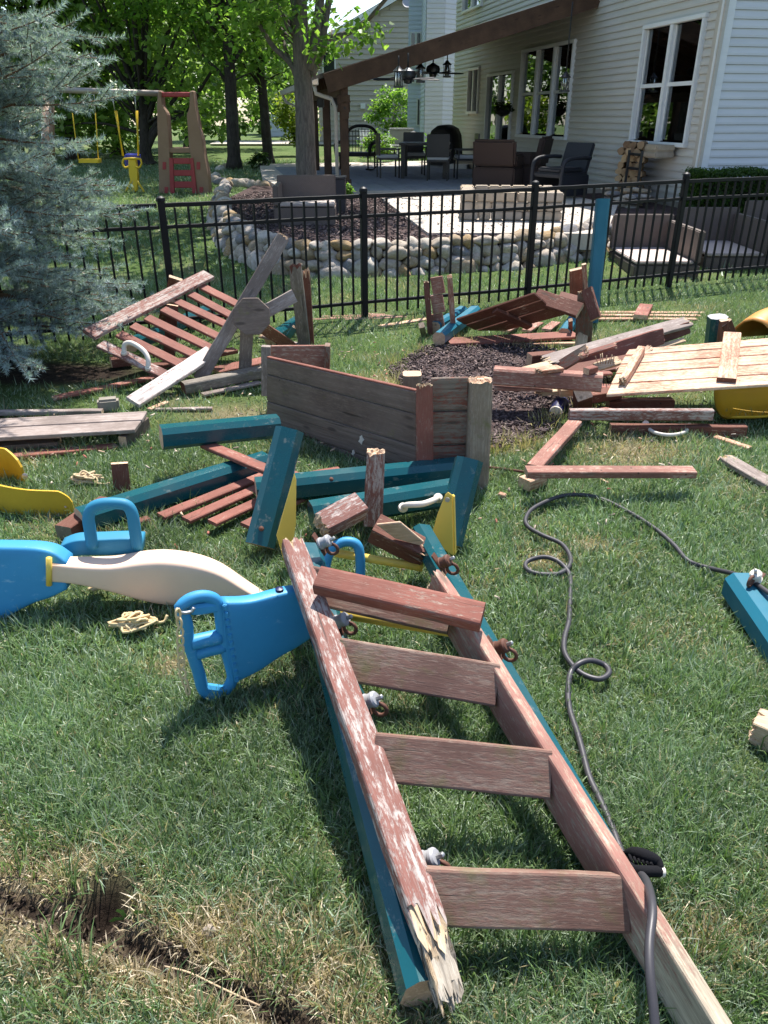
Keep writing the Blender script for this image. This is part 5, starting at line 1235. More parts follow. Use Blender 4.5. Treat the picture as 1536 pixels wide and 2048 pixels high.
tube('collar', [onpl(98, 1116, BPL) + Vector((0, 0, .0)), onpl(98, 1170, BPL)], .012, M_yellow, 8, gl)
loft('handle_base', [(120, 1092), (150, 1082), (200, 1080), (250, 1078), (284, 1080)], [(120, 1118), (150, 1114), (200, 1113), (250, 1112), (284, 1106)], (Vector((-.9, 2.74, 0)), Vector((.1, -1, 0)).normalized()), .04, M_bluegreen, gl)
HPL = (Vector((-.9, 2.72, 0)), Vector((.12, -1, .1)).normalized())
tube('handle', [onpl(*p, HPL) for p in ((185, 1095), (180, 1060), (177, 1035), (185, 1016), (205, 1008), (235, 1007), (255, 1012), (265, 1030), (270, 1062), (275, 1095))], .024, M_bluegreen, 12, gl, 4)
# right seat, turned towards the camera
RPL = (at(432, 1408, .0), Vector((.50, -1, .05)).normalized())
def rp_(f):
    return .035
loft('seat', [(448, 1207), (500, 1205), (550, 1193), (590, 1184), (622, 1188)], [(470, 1370), (520, 1345), (560, 1318), (595, 1298), (625, 1278)], RPL, .032, M_blue, gl)
# handle block with two grip openings: outer loop, bridge and toothed edge
def loop(name, pts, r, mat, closed=False): return tube(name, [onpl(*p, RPL) + RPL[1] * -.03 for p in pts], r, mat, 10, gl, 4) if not closed else tube(name, catmull([onpl(*p, RPL) - RPL[1] * .03 for p in pts] + [onpl(*pts[0], RPL) - RPL[1] * .03], 4)[:-1], r, mat, 10, gl, 0, True)
loop('handle', [(365, 1222), (385, 1207), (410, 1201), (432, 1206), (443, 1225), (448, 1260), (455, 1300), (466, 1340), (470, 1365), (458, 1388), (432, 1402), (412, 1390), (402, 1355), (390, 1318), (380, 1290), (377, 1255)], .021, M_blue, True)
loop('handle_bridge', [(386, 1296), (410, 1290), (446, 1282)], .026, M_blue); loop('handle_bridge', [(396, 1318), (420, 1310), (455, 1302)], .022, M_blue)
slab('bracket', [(378, 1214), (440, 1205), (444, 1226), (395, 1234), (380, 1232)], (RPL[0] - RPL[1] * .01, RPL[1]), .035, M_blue, parent=gl, bev=.01); slab('bracket', [(408, 1372), (450, 1378), (462, 1384), (440, 1404), (418, 1398)], (RPL[0] - RPL[1] * .012, RPL[1]), .035, M_blue, parent=gl, bev=.01)
slab('bracket', [(440, 1208), (456, 1206), (474, 1372), (462, 1372), (452, 1300)], (RPL[0] - RPL[1] * .008, RPL[1]), .05, M_blue, parent=gl, bev=.01)
for k in range(11):
    p = onpl(450 + k * 2.4, 1214 + k * 14.5, RPL); boxes('tooth', [(0, 0, 0, .014, .02, .012)], M_blue, alignz(p, RPL[1]), gl, bev=.003)
lathe('bolt', [(.001, 0), (.014, 0), (.014, .01), (.001, .014)], M_navy, Matrix.Translation(onpl(559, 1182, RPL)), gl, 10)
tube('hook', [onpl(*p, RPL) + RPL[1] * .012 for p in ((350, 1214), (362, 1222), (380, 1220), (386, 1212))], .006, M_steel, 6, gl, 4)
XPL = (atY(700, 1170, 2.75), Vector((.1, -1, .35)).normalized())
hn_ = root('plastic_hoop', at(715, 1262, .1), 'blue plastic hoop handle standing between the ladder rails', 'handle'); tube('hoop', [onpl(*p, XPL) for p in ((650, 1150), (653, 1122), (664, 1098), (687, 1084), (712, 1088), (720, 1112), (721, 1160), (722, 1212), (727, 1240), (716, 1264))], .021, M_blue, 12, hn_, 4)
tube('hoop', [onpl(*p, XPL) for p in ((664, 1190), (690, 1204), (721, 1212))], .02, M_blue, 10, hn_, 3)
# hanging chain of links on the right seat handle
ch = root('hanging_chain', at(370, 1372), 'short pale coated chain hanging from the right blue seat', 'chain'); cp = catmull([onpl(*p, RPL) + RPL[1] * .025 for p in ((352, 1215), (356, 1250), (358, 1300), (362, 1340), (372, 1372))], 6)
lk = [(math.cos(a) * .010, math.sin(a) * .019) for a in np.linspace(0, 2 * math.pi, 13)[:-1]]; V, Fc = tube_geo([Vector((x, 0, y)) for x, y in lk], .004, 6, True); lm_ = mesh('link', V, Fc, M_chain, smooth=True)
acc = 0; last = None
for i in range(1, len(cp)):
    s = (cp[i] - cp[i - 1]); 
    if last is None or (cp[i] - last).length > .026:
        mkobj('link', lm_, alignz(cp[i], s, (i % 2) * 1.57 + .4), ch); last = cp[i]

# ---- cable
cab = [(1640, 1262), (1590, 1220), (1536, 1185), (1488, 1154), (1419, 1136), (1377, 1122), (1349, 1091), (1314, 1060), (1265, 1028), (1209, 1000), (1167, 990), (1119, 993), (1070, 1014), (1052, 1035), (1056, 1053), (1084, 1070), (1122, 1087), (1140, 1112), (1138, 1133), (1115, 1148), (1073, 1147), (1052, 1136), (1056, 1122), (1087, 1114), (1115, 1122), (1136, 1143), (1141, 1164), (1140, 1199), (1138, 1241), (1129, 1276), (1129, 1304), (1143, 1328), (1167, 1349), (1199, 1358), (1218, 1346), (1209, 1330), (1181, 1321), (1157, 1328), (1141, 1346), (1136, 1384), (1140, 1422), (1154, 1464), (1164, 1500), (1178, 1553), (1199, 1598), (1219, 1642), (1237, 1690), (1249, 1712)]
cz = [.038 if i != 3 else .11 for i in range(len(cab))]; cz[0] = .16; cz[1] = .17; cz[2] = .15; cz[4] = .03
for i in (23, 24, 36, 37): cz[i] = .055
cpts = [at(x, y, z) for (x, y), z in zip(cab, cz)] + [at(1272, 1742, .07), at(1290, 1758, .15), at(1301, 1790, .215), at(1305, 1826, .235), at(1299, 1886, .23), at(1300, 1945, .215), at(1306, 2005, .19), at(1312, 2070, .16), at(1325, 2150, .13)]
ca = root('cable', at(1140, 1300), 'long dark worn cable looping over the grass and the ladder', 'cable'); tube('cable_body', cpts, .0105, M_cable, 9, ca, 6)
for (px, py, z, lab) in ((0, 0, 0, ''),): pass
ce = root('cable_end', at(1290, 1735, .05), 'black taped cable knot with a white tip beside the ladder rail', 'cable end')
tube('taped_end', [at(1246, 1712, .04), at(1262, 1738, .10), at(1285, 1742, .11), at(1318, 1743, .08)], .014, M_foam, 9, ce, 4); tube('tip', [at(1318, 1743, .08), at(1328, 1744, .078)], .013, M_white, 9, ce)
P = [at(1250, 1712, .05), at(1268, 1706, .09), at(1290, 1712, .10), at(1312, 1722, .09), at(1322, 1738, .085)]; tube('foam_wrap', P, [.012, .016, .018, .016, .009], M_foam, 10, ce, 4)
for k in range(6): tube('foam_strand', [at(1258 + k * 9, 1708 + k * 3, .085), at(1262 + k * 8, 1718 + k * 2, .105), at(1266 + k * 8, 1732, .085)], .004, M_foam, 5, ce, 2)

# ---- right middle pile
uf = root('board_frame', at(1060, 950), 'U shaped frame of pink boards lying on the grass', 'board frame')
beam('board', at(1052, 944, .16), at(1388, 944, .13), .075, .038, M_pink, (0, -.1, 1), uf, endmat=M_cut); beam('board', at(1068, 936, .13), at(1150, 846, .10), .085, .035, M_pink, (0, 0, 1), uf); beam('board', at(1138, 829, .14), at(1424, 829, .14), .05, .07, M_redpeel, (0, 0, 1), uf, bev=.015, bn=3)
board('short pale block under the corner of the pink board frame', at(1048, 968, .05), at(1084, 955, .05), .085, .06, M_light, (0, 0, 1), name='wood_block', cat='wood block', rag=(0, .015))
board('brown timber in the shade behind the pink frame', at(1220, 860, .03), at(1490, 862, .04), .06, .075, M_brown); board('red timber scrap behind the pink frame', at(1200, 820, .05), at(1260, 830, .05), .07, .03, M_red); board('thin pale slat on the grass right of the grab handle', at(1430, 875, .02), at(1500, 897, .02), .05, .02, M_light)
board('broad grey split plank leaving the right picture edge', at(1448, 915, .03), at(1570, 985, .03), .10, .03, M_grey, rag=(.06, 0)); grab('off white grab handle lying in the grass by the pink frame', [at(1291, 848, .05), at(1296, 856, .05), at(1312, 866, .05), at(1340, 870, .05), at(1368, 865, .05), at(1378, 853, .05)], .011)
def tb(label, a, za, b, zb, w, t, mat, up=(0, 0, 1), **k): return board(label, at(*a, za), at(*b, zb), w, t, mat, up, **k)
tb('thick pink four by four lying across the mulch edge', (988, 750), .28, (1204, 765), .28, .10, .11, M_pink, bev=.012, name='square_beam', cat='beam', end=M_red); tb('flat board under the thick pink four by four', (988, 774), .19, (1104, 778), .19, .09, .022, M_pink); tb('splintered slat on top of the thick pink four by four', (1075, 742), .35, (1120, 736), .35, .09, .025, M_light, rag=(.03, 0))
tb('broken pale slat end below the thick pink four by four', (1072, 785), .15, (1118, 780), .15, .10, .03, M_straw, rag=(.04, 0)); tb('brown four by four block behind the pink four by four', (1058, 722), .12, (1112, 718), .12, .10, .11, M_brown, name='wood_block', cat='wood block'); tb('small red offcut standing on the pink four by four', (1172, 742), .36, (1190, 738), .36, .05, .04, M_red, name='wood_block', cat='wood block')
tb('thin red slat right of the pink four by four', (1178, 748), .30, (1222, 746), .30, .06, .015, M_red); tb('upright brown block supporting the pile above the blue tube', (1165, 822), .0, (1165, 785), .22, .10, .10, M_brown, (0, -1, 0), name='wood_block', cat='wood block'); tb('brown timber under the big plank deck', (1175, 795), .12, (1235, 785), .12, .10, .06, M_brown); tb('cream timber scrap above the blue tube', (1118, 784), .16, (1155, 782), .16, .07, .05, M_straw)
bt = root('blue_tube', at(1112, 825), 'navy blue tube with an open white end in the mulch', 'tube'); A_, B_ = at(1112, 824, .05), at(1122, 806, .06); M = alignz(A_, B_ - A_)
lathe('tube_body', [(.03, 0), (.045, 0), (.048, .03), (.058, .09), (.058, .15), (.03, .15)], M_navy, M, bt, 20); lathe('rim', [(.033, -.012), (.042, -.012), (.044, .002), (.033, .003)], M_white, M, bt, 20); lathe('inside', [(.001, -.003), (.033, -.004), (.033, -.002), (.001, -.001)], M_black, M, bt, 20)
# tilted grey beam assembly
ta = root('tilted_beam_box', at(1100, 735), 'broken box beam with a pale splintered top tilted across the pile', 'box beam')
beam('top_board', at(1090, 723, .20), atY(1378, 643, 6.25), .13, .028, M_grey, (0, -.35, 1), ta, rag=(.10, .05), endmat=M_straw, segl=.06); beam('side_board', at(1115, 738, .13), atY(1326, 672, 5.95), .13, .035, M_red, (0, -1, .2), ta, rag=(0, .02)); beam('inner_board', atY(1300, 682, 6.05), atY(1378, 655, 6.2), .10, .03, M_brown, (0, -1, .2), ta, rag=(0, .03)); beam('lower_slat', atY(1300, 700, 5.95), atY(1368, 680, 6.1), .05, .02, M_straw, (0, -.5, 1), ta, rag=(.04, .04))
beam('torn_slat', at(1190, 735, .22), at(1240, 720, .26), .09, .02, M_straw, (0, -.4, 1), ta, rag=(.06, .03))
for k in range(7): tube('splinter', [at(1196 + 5 * k, 728, .26), at(1194 + 6 * k + random.uniform(-4, 4), 712 + random.uniform(-6, 4), .33)], .003, M_straw, 4, ta)
tb('wide brown board in the shade under the tilted box beam', (1118, 748), .14, (1300, 716), .17, .16, .03, M_brown, (0, -.3, 1)); tb('red board poking out below the thick pink four by four', (1098, 772), .13, (1228, 776), .13, .09, .03, M_red)
tb('pale slat leaning on the tilted box beam', (1236, 742), .22, (1302, 694), .36, .055, .02, M_light, (0, -.6, 1), rag=(.03, .04)); tb('dark timber in the gap under the plank deck', (1215, 808), .05, (1345, 806), .06, .09, .06, M_brown); tb('snapped red batten on top of the tilted box beam', (1160, 712), .30, (1232, 690), .36, .05, .025, M_red, (0, -.4, 1), rag=(.04, .03))
tb('short bare plank wedged between the four by fours', (1045, 742), .22, (1100, 728), .24, .07, .025, M_straw, (0, -.3, 1), rag=(.02, .03)); tb('torn brown board leaning behind the thick pink four by four', (1105, 742), .12, (1175, 700), .34, .10, .025, M_panelmix, (0, -.7, .7), rag=(0, .05))
# big plank deck lying flat
dp = root('fallen_plank_deck', at(1215, 790), 'large pale plank deck lying flat with two cleats', 'plank deck'); DPL = plane3((1213, 790, .22), (1536, 769, .31), (1380, 684, .38))
xa, xb = 0, 0
lft = [(1213, 790), (1222, 768), (1232, 747), (1241, 728), (1250, 711), (1258, 698)]; rgt = [(1760, 755), (1760, 734), (1760, 714), (1760, 694), (1760, 675), (1760, 657)]
for i in range(5):
    a, b = lft[i], lft[i + 1]; c, d = rgt[i + 1], rgt[i]; slab('plank', [(a[0], a[1] - 1), (d[0], d[1] - 1), (c[0], c[1] + .6), (b[0], b[1] + .6)], DPL, .02, M_light, parent=dp)
up_ = DPL[1]
beam('cleat', onpl(1452, 765, DPL) + up_ * .016, onpl(1464, 672, DPL) + up_ * .016, .115, .03, M_light, up_, dp, endmat=M_brown); beam('cleat', onpl(1244, 772, DPL) + up_ * .025, onpl(1282, 708, DPL) + up_ * .03, .05, .06, M_light, up_, dp, endmat=M_straw, rag=(.03, 0))
# slides
def trough(name, label, cl, up, side, half, depth, th, mat, cat='slide', rim=.03):
    r = root(name, cl[0], label, cat); P = catmull(cl, 5); V = []; sec = []
    for a in np.linspace(-1, 1, 15): sec.append((a * half, depth * (abs(a) ** 2.4)))
    sec += [(x * (1 - th / half) , z + (th if abs(x) < half * .8 else 0.004)) for x, z in sec[::-1]]
    n = len(sec)
    for k, p in enumerate(P):
        t = (P[min(k + 1, len(P) - 1)] - P[max(k - 1, 0)]).normalized(); s = Vector(side); s = (s - t * s.dot(t)).normalized(); u = s.cross(t); u = u if u.dot(Vector(up)) > 0 else -u
        for x, z in sec: V.append(p + s * x + u * z)
    Fc = [(k * n + i, k * n + (i + 1) % n, (k + 1) * n + (i + 1) % n, (k + 1) * n + i) for k in range(len(P) - 1) for i in range(n)] + [tuple(range(n))[::-1], tuple((len(P) - 1) * n + i for i in range(n))]
    bm = bmesh.new(); me = mesh('chute', V, Fc, mat, smooth=True); bm.from_mesh(me); bmesh.ops.recalc_face_normals(bm, faces=bm.faces[:]); bm.to_mesh(me); bm.free(); mkobj('chute', me, None, r); return r
y0 = at(1450, 838, .03); trough('yellow_slide', 'yellow plastic slide trapped under the plank deck', [y0 + Vector((-.0, .12, .0)), y0 + Vector((.25, .14, .0)), y0 + Vector((.6, .2, .02)), y0 + Vector((1.1, .3, .03))], (0, -.6, 1), (.1, 1, .35), .17, .10, .012, M_slide)
y0 = at(1500, 640, .32); trough('orange_slide', 'upturned orange tan slide end at the right picture edge', [y0 + Vector((.06, .0, 0)), y0 + Vector((.3, .2, .06)), y0 + Vector((.7, .5, .02)), y0 + Vector((1.2, .8, -.05))], (-.1, -.1, -1), (1, -.6, 0), .26, .30, .015, M_orange)
oct_beam('pale topped teal post stub standing behind the plank deck', at(1428, 700, .0), atY(1436, 633, 6.55), .075, up=(0, -1, 0), end=M_greyplas, name='teal_post', cat='post')
tb('brown rounded bracket board beside the teal stub', (1442, 690), .1, (1448, 640), .32, .07, .04, M_red, (0, -1, .2), bev=.018, bn=3); tb('brown bracket board leaning off the teal stub', (1470, 688), .1, (1452, 645), .30, .09, .03, M_brown, (0, -1, .2))
# strips near the fence
st = root('slat_stack', at(1300, 632), 'three pale thin slats stacked on the grass by the fence', 'slats')
for k, y in enumerate((625, 631, 638)): beam('slat', at(1192, y, .03), at(1408 - 8 * k, y + 1, .03), .07, .02, M_light, (0, 0, 1), st, endmat=M_cut)
tb('red block lying across the pale slat stack', (1280, 634), .07, (1292, 612), .07, .13, .04, M_red, name='wood_block', cat='wood block')
st = root('slat_scatter', at(700, 637), 'scatter of thin red slats on the grass at the fence foot', 'slats')
for a, b in (((612, 640), (760, 633)), ((640, 634), (770, 630)), ((690, 640), (812, 634)), ((735, 628), (800, 635))): beam('slat', at(*a, .02), at(*b, .02), .06, .018, M_pink, (0, 0, 1), st)
tb('thin pale slat lying left of the ruined sandbox', (758, 653), .02, (868, 636), .02, .07, .018, M_light); board('teal round post standing upright against the fence', at(1182, 645), atY(1206, 398, 7.75), .12, .12, M_tealpost, (0, -1, 0), name='teal_post', cat='post', bev=.035, bn=2, group=ALL_TB, end=M_tealpost)
# ruined sandbox beside the fence
ub = root('upright_plank_screen', at(860, 665), 'upright stack of three short red planks at the sandbox corner', 'plank panel'); UP = (Vector((0, 6.95, 0)), Vector((-.35, -1, 0)).normalized()); UP = (at(865, 665), UP[1])
for y0, y1 in ((556, 590), (592, 628), (630, 664)): slab('plank', [(860, y0), (884, y0 - 4), (890, y1 - 4), (866, y1)], UP, .025, M_pink, parent=ub)
beam('edge_board', at(861, 670, 0), atY(852, 562, UP[0].y + .0), .05, .05, M_brown, (0, -1, 0), ub, rag=(0, .02), endmat=M_straw)
board('narrow upright board right of the upright plank stack', at(908, 676), atY(899, 552, 6.75), .045, .06, M_pink, (0, -1, 0), rag=(0, .02)); oct_beam('teal beam lying through the sandbox corner', at(878, 678, .10), at(950, 622, .10), .055, M_tealpost); oct_beam('second teal beam behind the sandbox corner', at(870, 655, .06), at(925, 622, .06), .05, M_tealpost); board('dark stake at the left of the sandbox corner', at(848, 672), atY(843, 650, 6.8), .05, .05, M_log, (0, -1, 0), name='post_stub', cat='post')
TP = plane3((915, 650, .12), (1070, 590, .50), (1112, 634, .28)); tpn = root('slanted_plank_screen', at(915, 655), 'brown plank panel propped at a slant over the sandbox', 'plank panel')
for a, b, c, d in (((912, 640), (1068, 588), (1082, 600), (930, 650)), ((932, 651), (1084, 601), (1098, 615), (950, 661)), ((954, 662), (1100, 616), (1130, 630), (1010, 662))): slab('plank', [a, b, c, d], TP, .02, M_brown, parent=tpn)
beam('cleat', onpl(990, 617, TP) + TP[1] * .02, onpl(1060, 650, TP) + TP[1] * .02, .08, .03, M_brown, TP[1], tpn, bev=.012, bn=3)
board('thick board end jutting above the slanted panel', atY(1071, 592, 6.6), atY(1160, 622, 6.35), .13, .04, M_brown, (.1, -.8, .5), end=M_cut); board('short ridge board beside the wide upright board', atY(1118, 592, 6.7), atY(1168, 606, 6.6), .12, .025, M_brown, (-.2, -.4, 1))
board('wide upright red board at the right sandbox corner', at(1166, 697), atY(1172, 582, 6.5), .14, .035, M_panelmix, (-.25, -1, 0), rag=(0, .03), end=M_straw); board('slanting board nailed beside the wide upright board', atY(1174, 578, 6.45), atY(1192, 638, 6.3), .09, .035, M_brown, (-.6, -.8, .2)); tb('splintered pale stump of the right sandbox corner', (1160, 698), .03, (1166, 660), .16, .09, .05, M_straw, (0, -1, 0), rag=(0, .08), name='post_stub', cat='post')
board('upright red two block board left of the teal round post', at(1152, 640), atY(1152, 538, 7.4), .12, .03, M_red, (0, -1, 0)); board('narrow upright board touching the teal round post', at(1176, 650), atY(1168, 528, 7.3), .04, .03, M_pink, (0, -1, 0))
tb('broad red floor board of the ruined sandbox', (895, 684), .05, (1152, 670), .06, .20, .025, M_red); tb('pale edge board along the front of the sandbox', (905, 692), .02, (1152, 688), .02, .05, .03, M_light)
for k, (a, b, l_) in enumerate((((1010, 662), (1038, 648), 'first'), ((1052, 662), (1078, 646), 'second'), ((1092, 660), (1112, 645), 'third'))): tb('%s light red slat from the left under the slanted panel' % l_, a, .05, b, .05, .09, .02, M_pink)
oct_beam('short teal beam right of the sandbox slats', at(1128, 668, .06), at(1148, 638, .06), .05, M_tealpost); tb('narrow stake in front of the short teal beam', (1140, 668), .03, (1141, 640), .2, .035, .03, M_red, (0, -1, 0))
# ---- foreground scraps
tb('torn pale log chunk at the right picture edge', (1506, 1450), .05, (1580, 1478), .05, .10, .09, M_straw, name='wood_chunk', cat='wood chunk', rag=(.03, 0)); tb('small pale wood chip on the grass near the frame corner', (998, 988), .015, (1012, 992), .015, .03, .02, M_light, name='wood_chip', cat='wood chip', rag=(.01, .01)); tb('torn yellow stick on the grass below the pink frame', (1195, 955), .01, (1218, 966), .01, .012, .008, M_straw, name='wood_chip', cat='wood chip')
o = tube('iron_rod', [at(972, 934, .05), at(1010, 938, .03), at(1050, 944, .06)], .008, M_rust, 8); tag(o, 'thin rusty rod running from the plank box to the frame', 'rod')
mkobj('pale_rock', smesh[2], Matrix.Translation(at(418, 1862, .012)) @ Matrix.Diagonal((.035, .035, .03, 1)))
tag(bpy.data.objects['pale_rock'], 'small pale rock in the dry grass right of the hole', 'rock')
o = tube('dry_stalk', [at(330, 1933, .012), at(380, 1946, .016), at(440, 1975, .012), at(520, 2012, .012)], .0025, M_straw, 5, None, 3); tag(o, 'thin dry straw stalk along the trench edge', 'stalk')
def weed():
    p = at(255, 1838); r = root('dandelion_weed', p, 'broad leaved green weed growing beside the dug hole', 'weed')
    for k, (dx, dz, ln) in enumerate(((-.02, 1, .07), (.05, .8, .08), (.045, .25, .06), (-.05, .3, .05))):
        d = Vector((dx * 12, -.1, dz)).normalized(); s = d.cross(Vector((0, 1, 0))).normalized(); pts = [(0, .003), (.25, .007), (.5, .006), (.75, .011), (1, .001)]; V = []
        for f, w_ in pts: q = d * ln * f + Vector((0, 0, -.02 * f * f)); V += [q - s * w_, q + s * w_]
        me = mesh('leaf', V, [(2 * i, 2 * i + 1, 2 * i + 3, 2 * i + 2) for i in range(4)], M_weed, smooth=True); mkobj('leaf', me, Matrix.Translation(p), r)
M_weed = plastic('weed_leaf', (.14, .26, .05), .5, .1, .3)
weed()

chips('wood_splinters', [at(*p) for p in ((-40, 900), (300, 760), (700, 690), (1300, 680), (1560, 860), (1300, 1000), (1000, 1250), (500, 1120), (100, 1100))], 420, .03, lambda x, y: ground_z(x, y) + .02, 'small pale splinters and paint chips scattered on the grass', 9, [(.55, .38, .26), (.32, .12, .09), (.6, .5, .4), (.25, .2, .16)])
chips('soil_crumbs', [at(*p) for p in ((-60, 1770), (150, 1800), (300, 1850), (420, 1920), (640, 2030), (600, 2060), (350, 1960), (180, 1890), (-60, 1830))], 1500, .016, lambda x, y: ground_z(x, y) - .012, 'dark crumbs of soil along the trench', 10, [(.02, .014, .011), (.05, .035, .026), (.09, .065, .045)])
# ------------------------------------------------------------------ vegetation
def leaf_cloud(centers, radii, per, size, cols, rs, flat=.5, droop=0.0):
    C = np.repeat(centers, per, 0); R = np.repeat(radii, per, 0); m = len(C)
    d = rs.normal(0, 1, (m, 3)); d /= np.linalg.norm(d, axis=1)[:, None]; d *= (rs.uniform(0, 1, (m, 1)) ** .5); d[:, 2] *= .65
    p = C + d * R[:, None]
    a = rs.uniform(0, 6.28, m); el = rs.normal(-.3 - droop, .5, m)
    u = np.stack([np.cos(a) * np.cos(el), np.sin(a) * np.cos(el), np.sin(el)], -1)
    tw = rs.normal(0, flat, m); s = np.stack([-np.sin(a), np.cos(a), np.zeros(m)], -1) * np.cos(tw)[:, None] + np.array([0, 0, 1.0]) * np.sin(tw)[:, None]
    L = size * rs.uniform(.6, 1.35, (m, 1)); nz = np.cross(u, s)
    v = [p, p + u * L * .45 + s * L * .36 + nz * L * .08, p + u * L - nz * L * .06, p + u * L * .45 - s * L * .36 + nz * L * .08]
    co = np.stack(v, 1).reshape(-1, 3); lp = np.arange(m * 4)
    cc = np.array(cols); t = cc[rs.randint(0, len(cc), m)] * rs.uniform(.75, 1.25, (m, 1)); t = np.repeat(t, 4, 0)
    return co, lp, np.full(m, 4), t
GL = [(.17, .30, .05), (.13, .26, .04), (.23, .36, .07), (.10, .20, .035)]
def limb(pts, r0, r1, V, Fc, n=8, sub=4):
    P = catmull(pts, sub); rr = [r0 + (r1 - r0) * i / (len(P) - 1) for i in range(len(P))]; tube_geo(P, rr, n, False, V, Fc); return P
def tree(name, label, base, trunk, r0, r1, limbs, crown, rad, ncl, per, lsize, cols=GL, barkm=M_bark, seed=1, clr=.7, group=None, extra=(), zmin=-9, flare=1.35, shell=.45):
    rs = np.random.RandomState(seed); rnd = random.Random(seed)
    r = root(name, base, label, 'tree', group)
    V = []; Fc = []; P = catmull(trunk, 6); rr = [r0 + (r1 - r0) * i / (len(P) - 1) for i in range(len(P))]
    rr[0] *= flare; rr[1] *= 1 + (flare - 1) * .5
    tube_geo(P, rr, 14, False, V, Fc); mkobj('trunk', mesh('trunk', [Vector(v) - Vector(base) for v in V], Fc, barkm, smooth=True), Matrix.Translation(base), r)
    tips = []
    V = []; Fc = []
    for L in limbs:
        q = limb(L[0], L[1], L[2], V, Fc); tips += q[len(q) // 2:]
    # inner limbs reaching into the crown
    c = Vector(crown); top = Vector(trunk[-1])
    cl = []
    for k in range(ncl):
        d = Vector((rnd.gauss(0, 1), rnd.gauss(0, 1), rnd.gauss(0, 1))).normalized() * (shell + (1 - shell) * rnd.random() ** .6)
        q = c + Vector((d.x * rad[0], d.y * rad[1], d.z * rad[2]))
        if q.z < zmin: continue
        if True:
            zc_ = q.y * CP + (H - q.z) * SP; px_ = 768 + F * q.x / zc_; py_ = 1024 - F * ((q.z - H) * CP + q.y * SP) / zc_
            if (px_ > 600 if name == 'maple_tree' else px_ > 625) and py_ > -160: continue
        cl.append(q)
    for q in cl[::max(1, len(cl) // 26)]:
        s = P[int(len(P) * rnd.uniform(.55, .98))]; m = s.lerp(q, .5) + Vector((0, 0, .25))
        limb([s, m, q], r1 * .45, .012, V, Fc, 6, 4)
    if V: mkobj('limb', mesh('limb', [Vector(v) - Vector(base) for v in V], Fc, barkm, smooth=True), Matrix.Translation(base), r)
    cl += [Vector(e) for e in extra]
    cen_ = np.array([tuple(q) for q in cl]); rad_ = np.full(len(cl), clr) * rs.uniform(.6, 1.3, len(cl))
    co, lp, tot, t = leaf_cloud(cen_, rad_, per, lsize, cols, rs)
    mkobj('crown', npmesh('crown', co - np.array(base), lp, tot, M_leaf, t), Matrix.Translation(base), r)
    return r
def Yp(Y, *pts): return [atY(px, py, Y + (dy[0] if dy else 0)) for px, py, *dy in pts]
# near maple behind the lone wicker seat
Y = 14.6; b = atY(618, 405, Y); b.z = ZB
tr = [b] + Yp(Y, (612, 330), (610, 240), (606, 165), (602, 100), (598, 0), (596, -120), (595, -300))
lims = [(Yp(Y, (618, 140), (632, 80), (640, 0), (650, -120)), .11, .05), (Yp(Y, (622, 150), (640, 110), (648, 60), (662, -30), (670, -120)), .075, .04), (Yp(Y, (640, 80), (690, 68), (730, 45), (772, -2, -.4), (810, -40, -.7)), .05, .022),
        (Yp(Y, (596, 150), (575, 120), (548, 95), (525, 60), (508, 20), (495, -60)), .05, .025), (Yp(Y, (598, 170), (570, 95, .4), (560, 40, .8), (540, -40, 1)), .04, .02), (Yp(Y, (625, 145), (640, 118), (652, 100), (664, 60, .5)), .03, .015)]
ex = Yp(Y, (725, 62, -.4), (652, 100, -.5), (560, 30, -.6), (520, 15, -.5), (545, 55, .4), (505, 40, .2), (580, 10, -1), (480, 20, -.4), (600, 30, 1.2), (480, 50, .5))
tree('maple_tree', 'grey barked maple with a thick straight trunk beside the porch', b, tr, .185, .10, lims, (-2.6, 14.2, 6.5), (3.7, 3.6, 3.0), 140, 120, .125, seed=3, clr=.62, group='garden trees', extra=ex)
for (px, py, Y, rw, lab, sd, lean) in ((470, 348, 25.0, .20, 'dark trunked tree left of the pair in the stone edged bed', 5, -3), (538, 330, 27.5, .17, 'slimmer dark trunked tree right of the pair in the stone edged bed', 6, -12)):
    b = atY(px, py, Y); b.z = .40
    tr = [b] + Yp(Y, (px - 4 + lean * .2, 260), (px - 7 + lean * .5, 180), (px - 10 + lean, 90), (px - 12 + lean, 0), (px - 12 + lean, -200))
    x0 = px - 8 + lean * .6
    lims = [(Yp(Y, (x0, 175), (x0 - 25, 140), (x0 - 55, 110), (x0 - 75, 60)), .06, .02), (Yp(Y, (x0 + 3, 130), (x0 + 25, 95), (x0 + 45, 60), (x0 + 55, 0)), .06, .02), (Yp(Y, (x0, 110), (x0 - 18, 60), (x0 - 30, 0)), .05, .02), (Yp(Y, (x0 + 2, 165), (x0 + 30, 150), (x0 + 50, 143)), .03, .01)]
    ex = [p + Vector((random.uniform(-.5, .5), random.uniform(-.6, .6), random.uniform(-.2, .4))) for p in Yp(Y, (x0 - 60, 100), (x0 - 40, 60), (x0 + 40, 70), (x0 + 10, 40), (x0 - 70, 50), (x0 + 55, 110), (x0 - 20, 90), (x0 + 20, 120), (x0 - 85, 130), (x0 + 70, 40))]
    tree('shade_tree', lab, b, tr, rw, rw * .6, lims, (b.x, Y, 7.2), (4.6, 4.4, 4.0), 150, 90, .17, seed=sd, barkm=M_barkdark, clr=.95, group='garden trees', extra=ex)
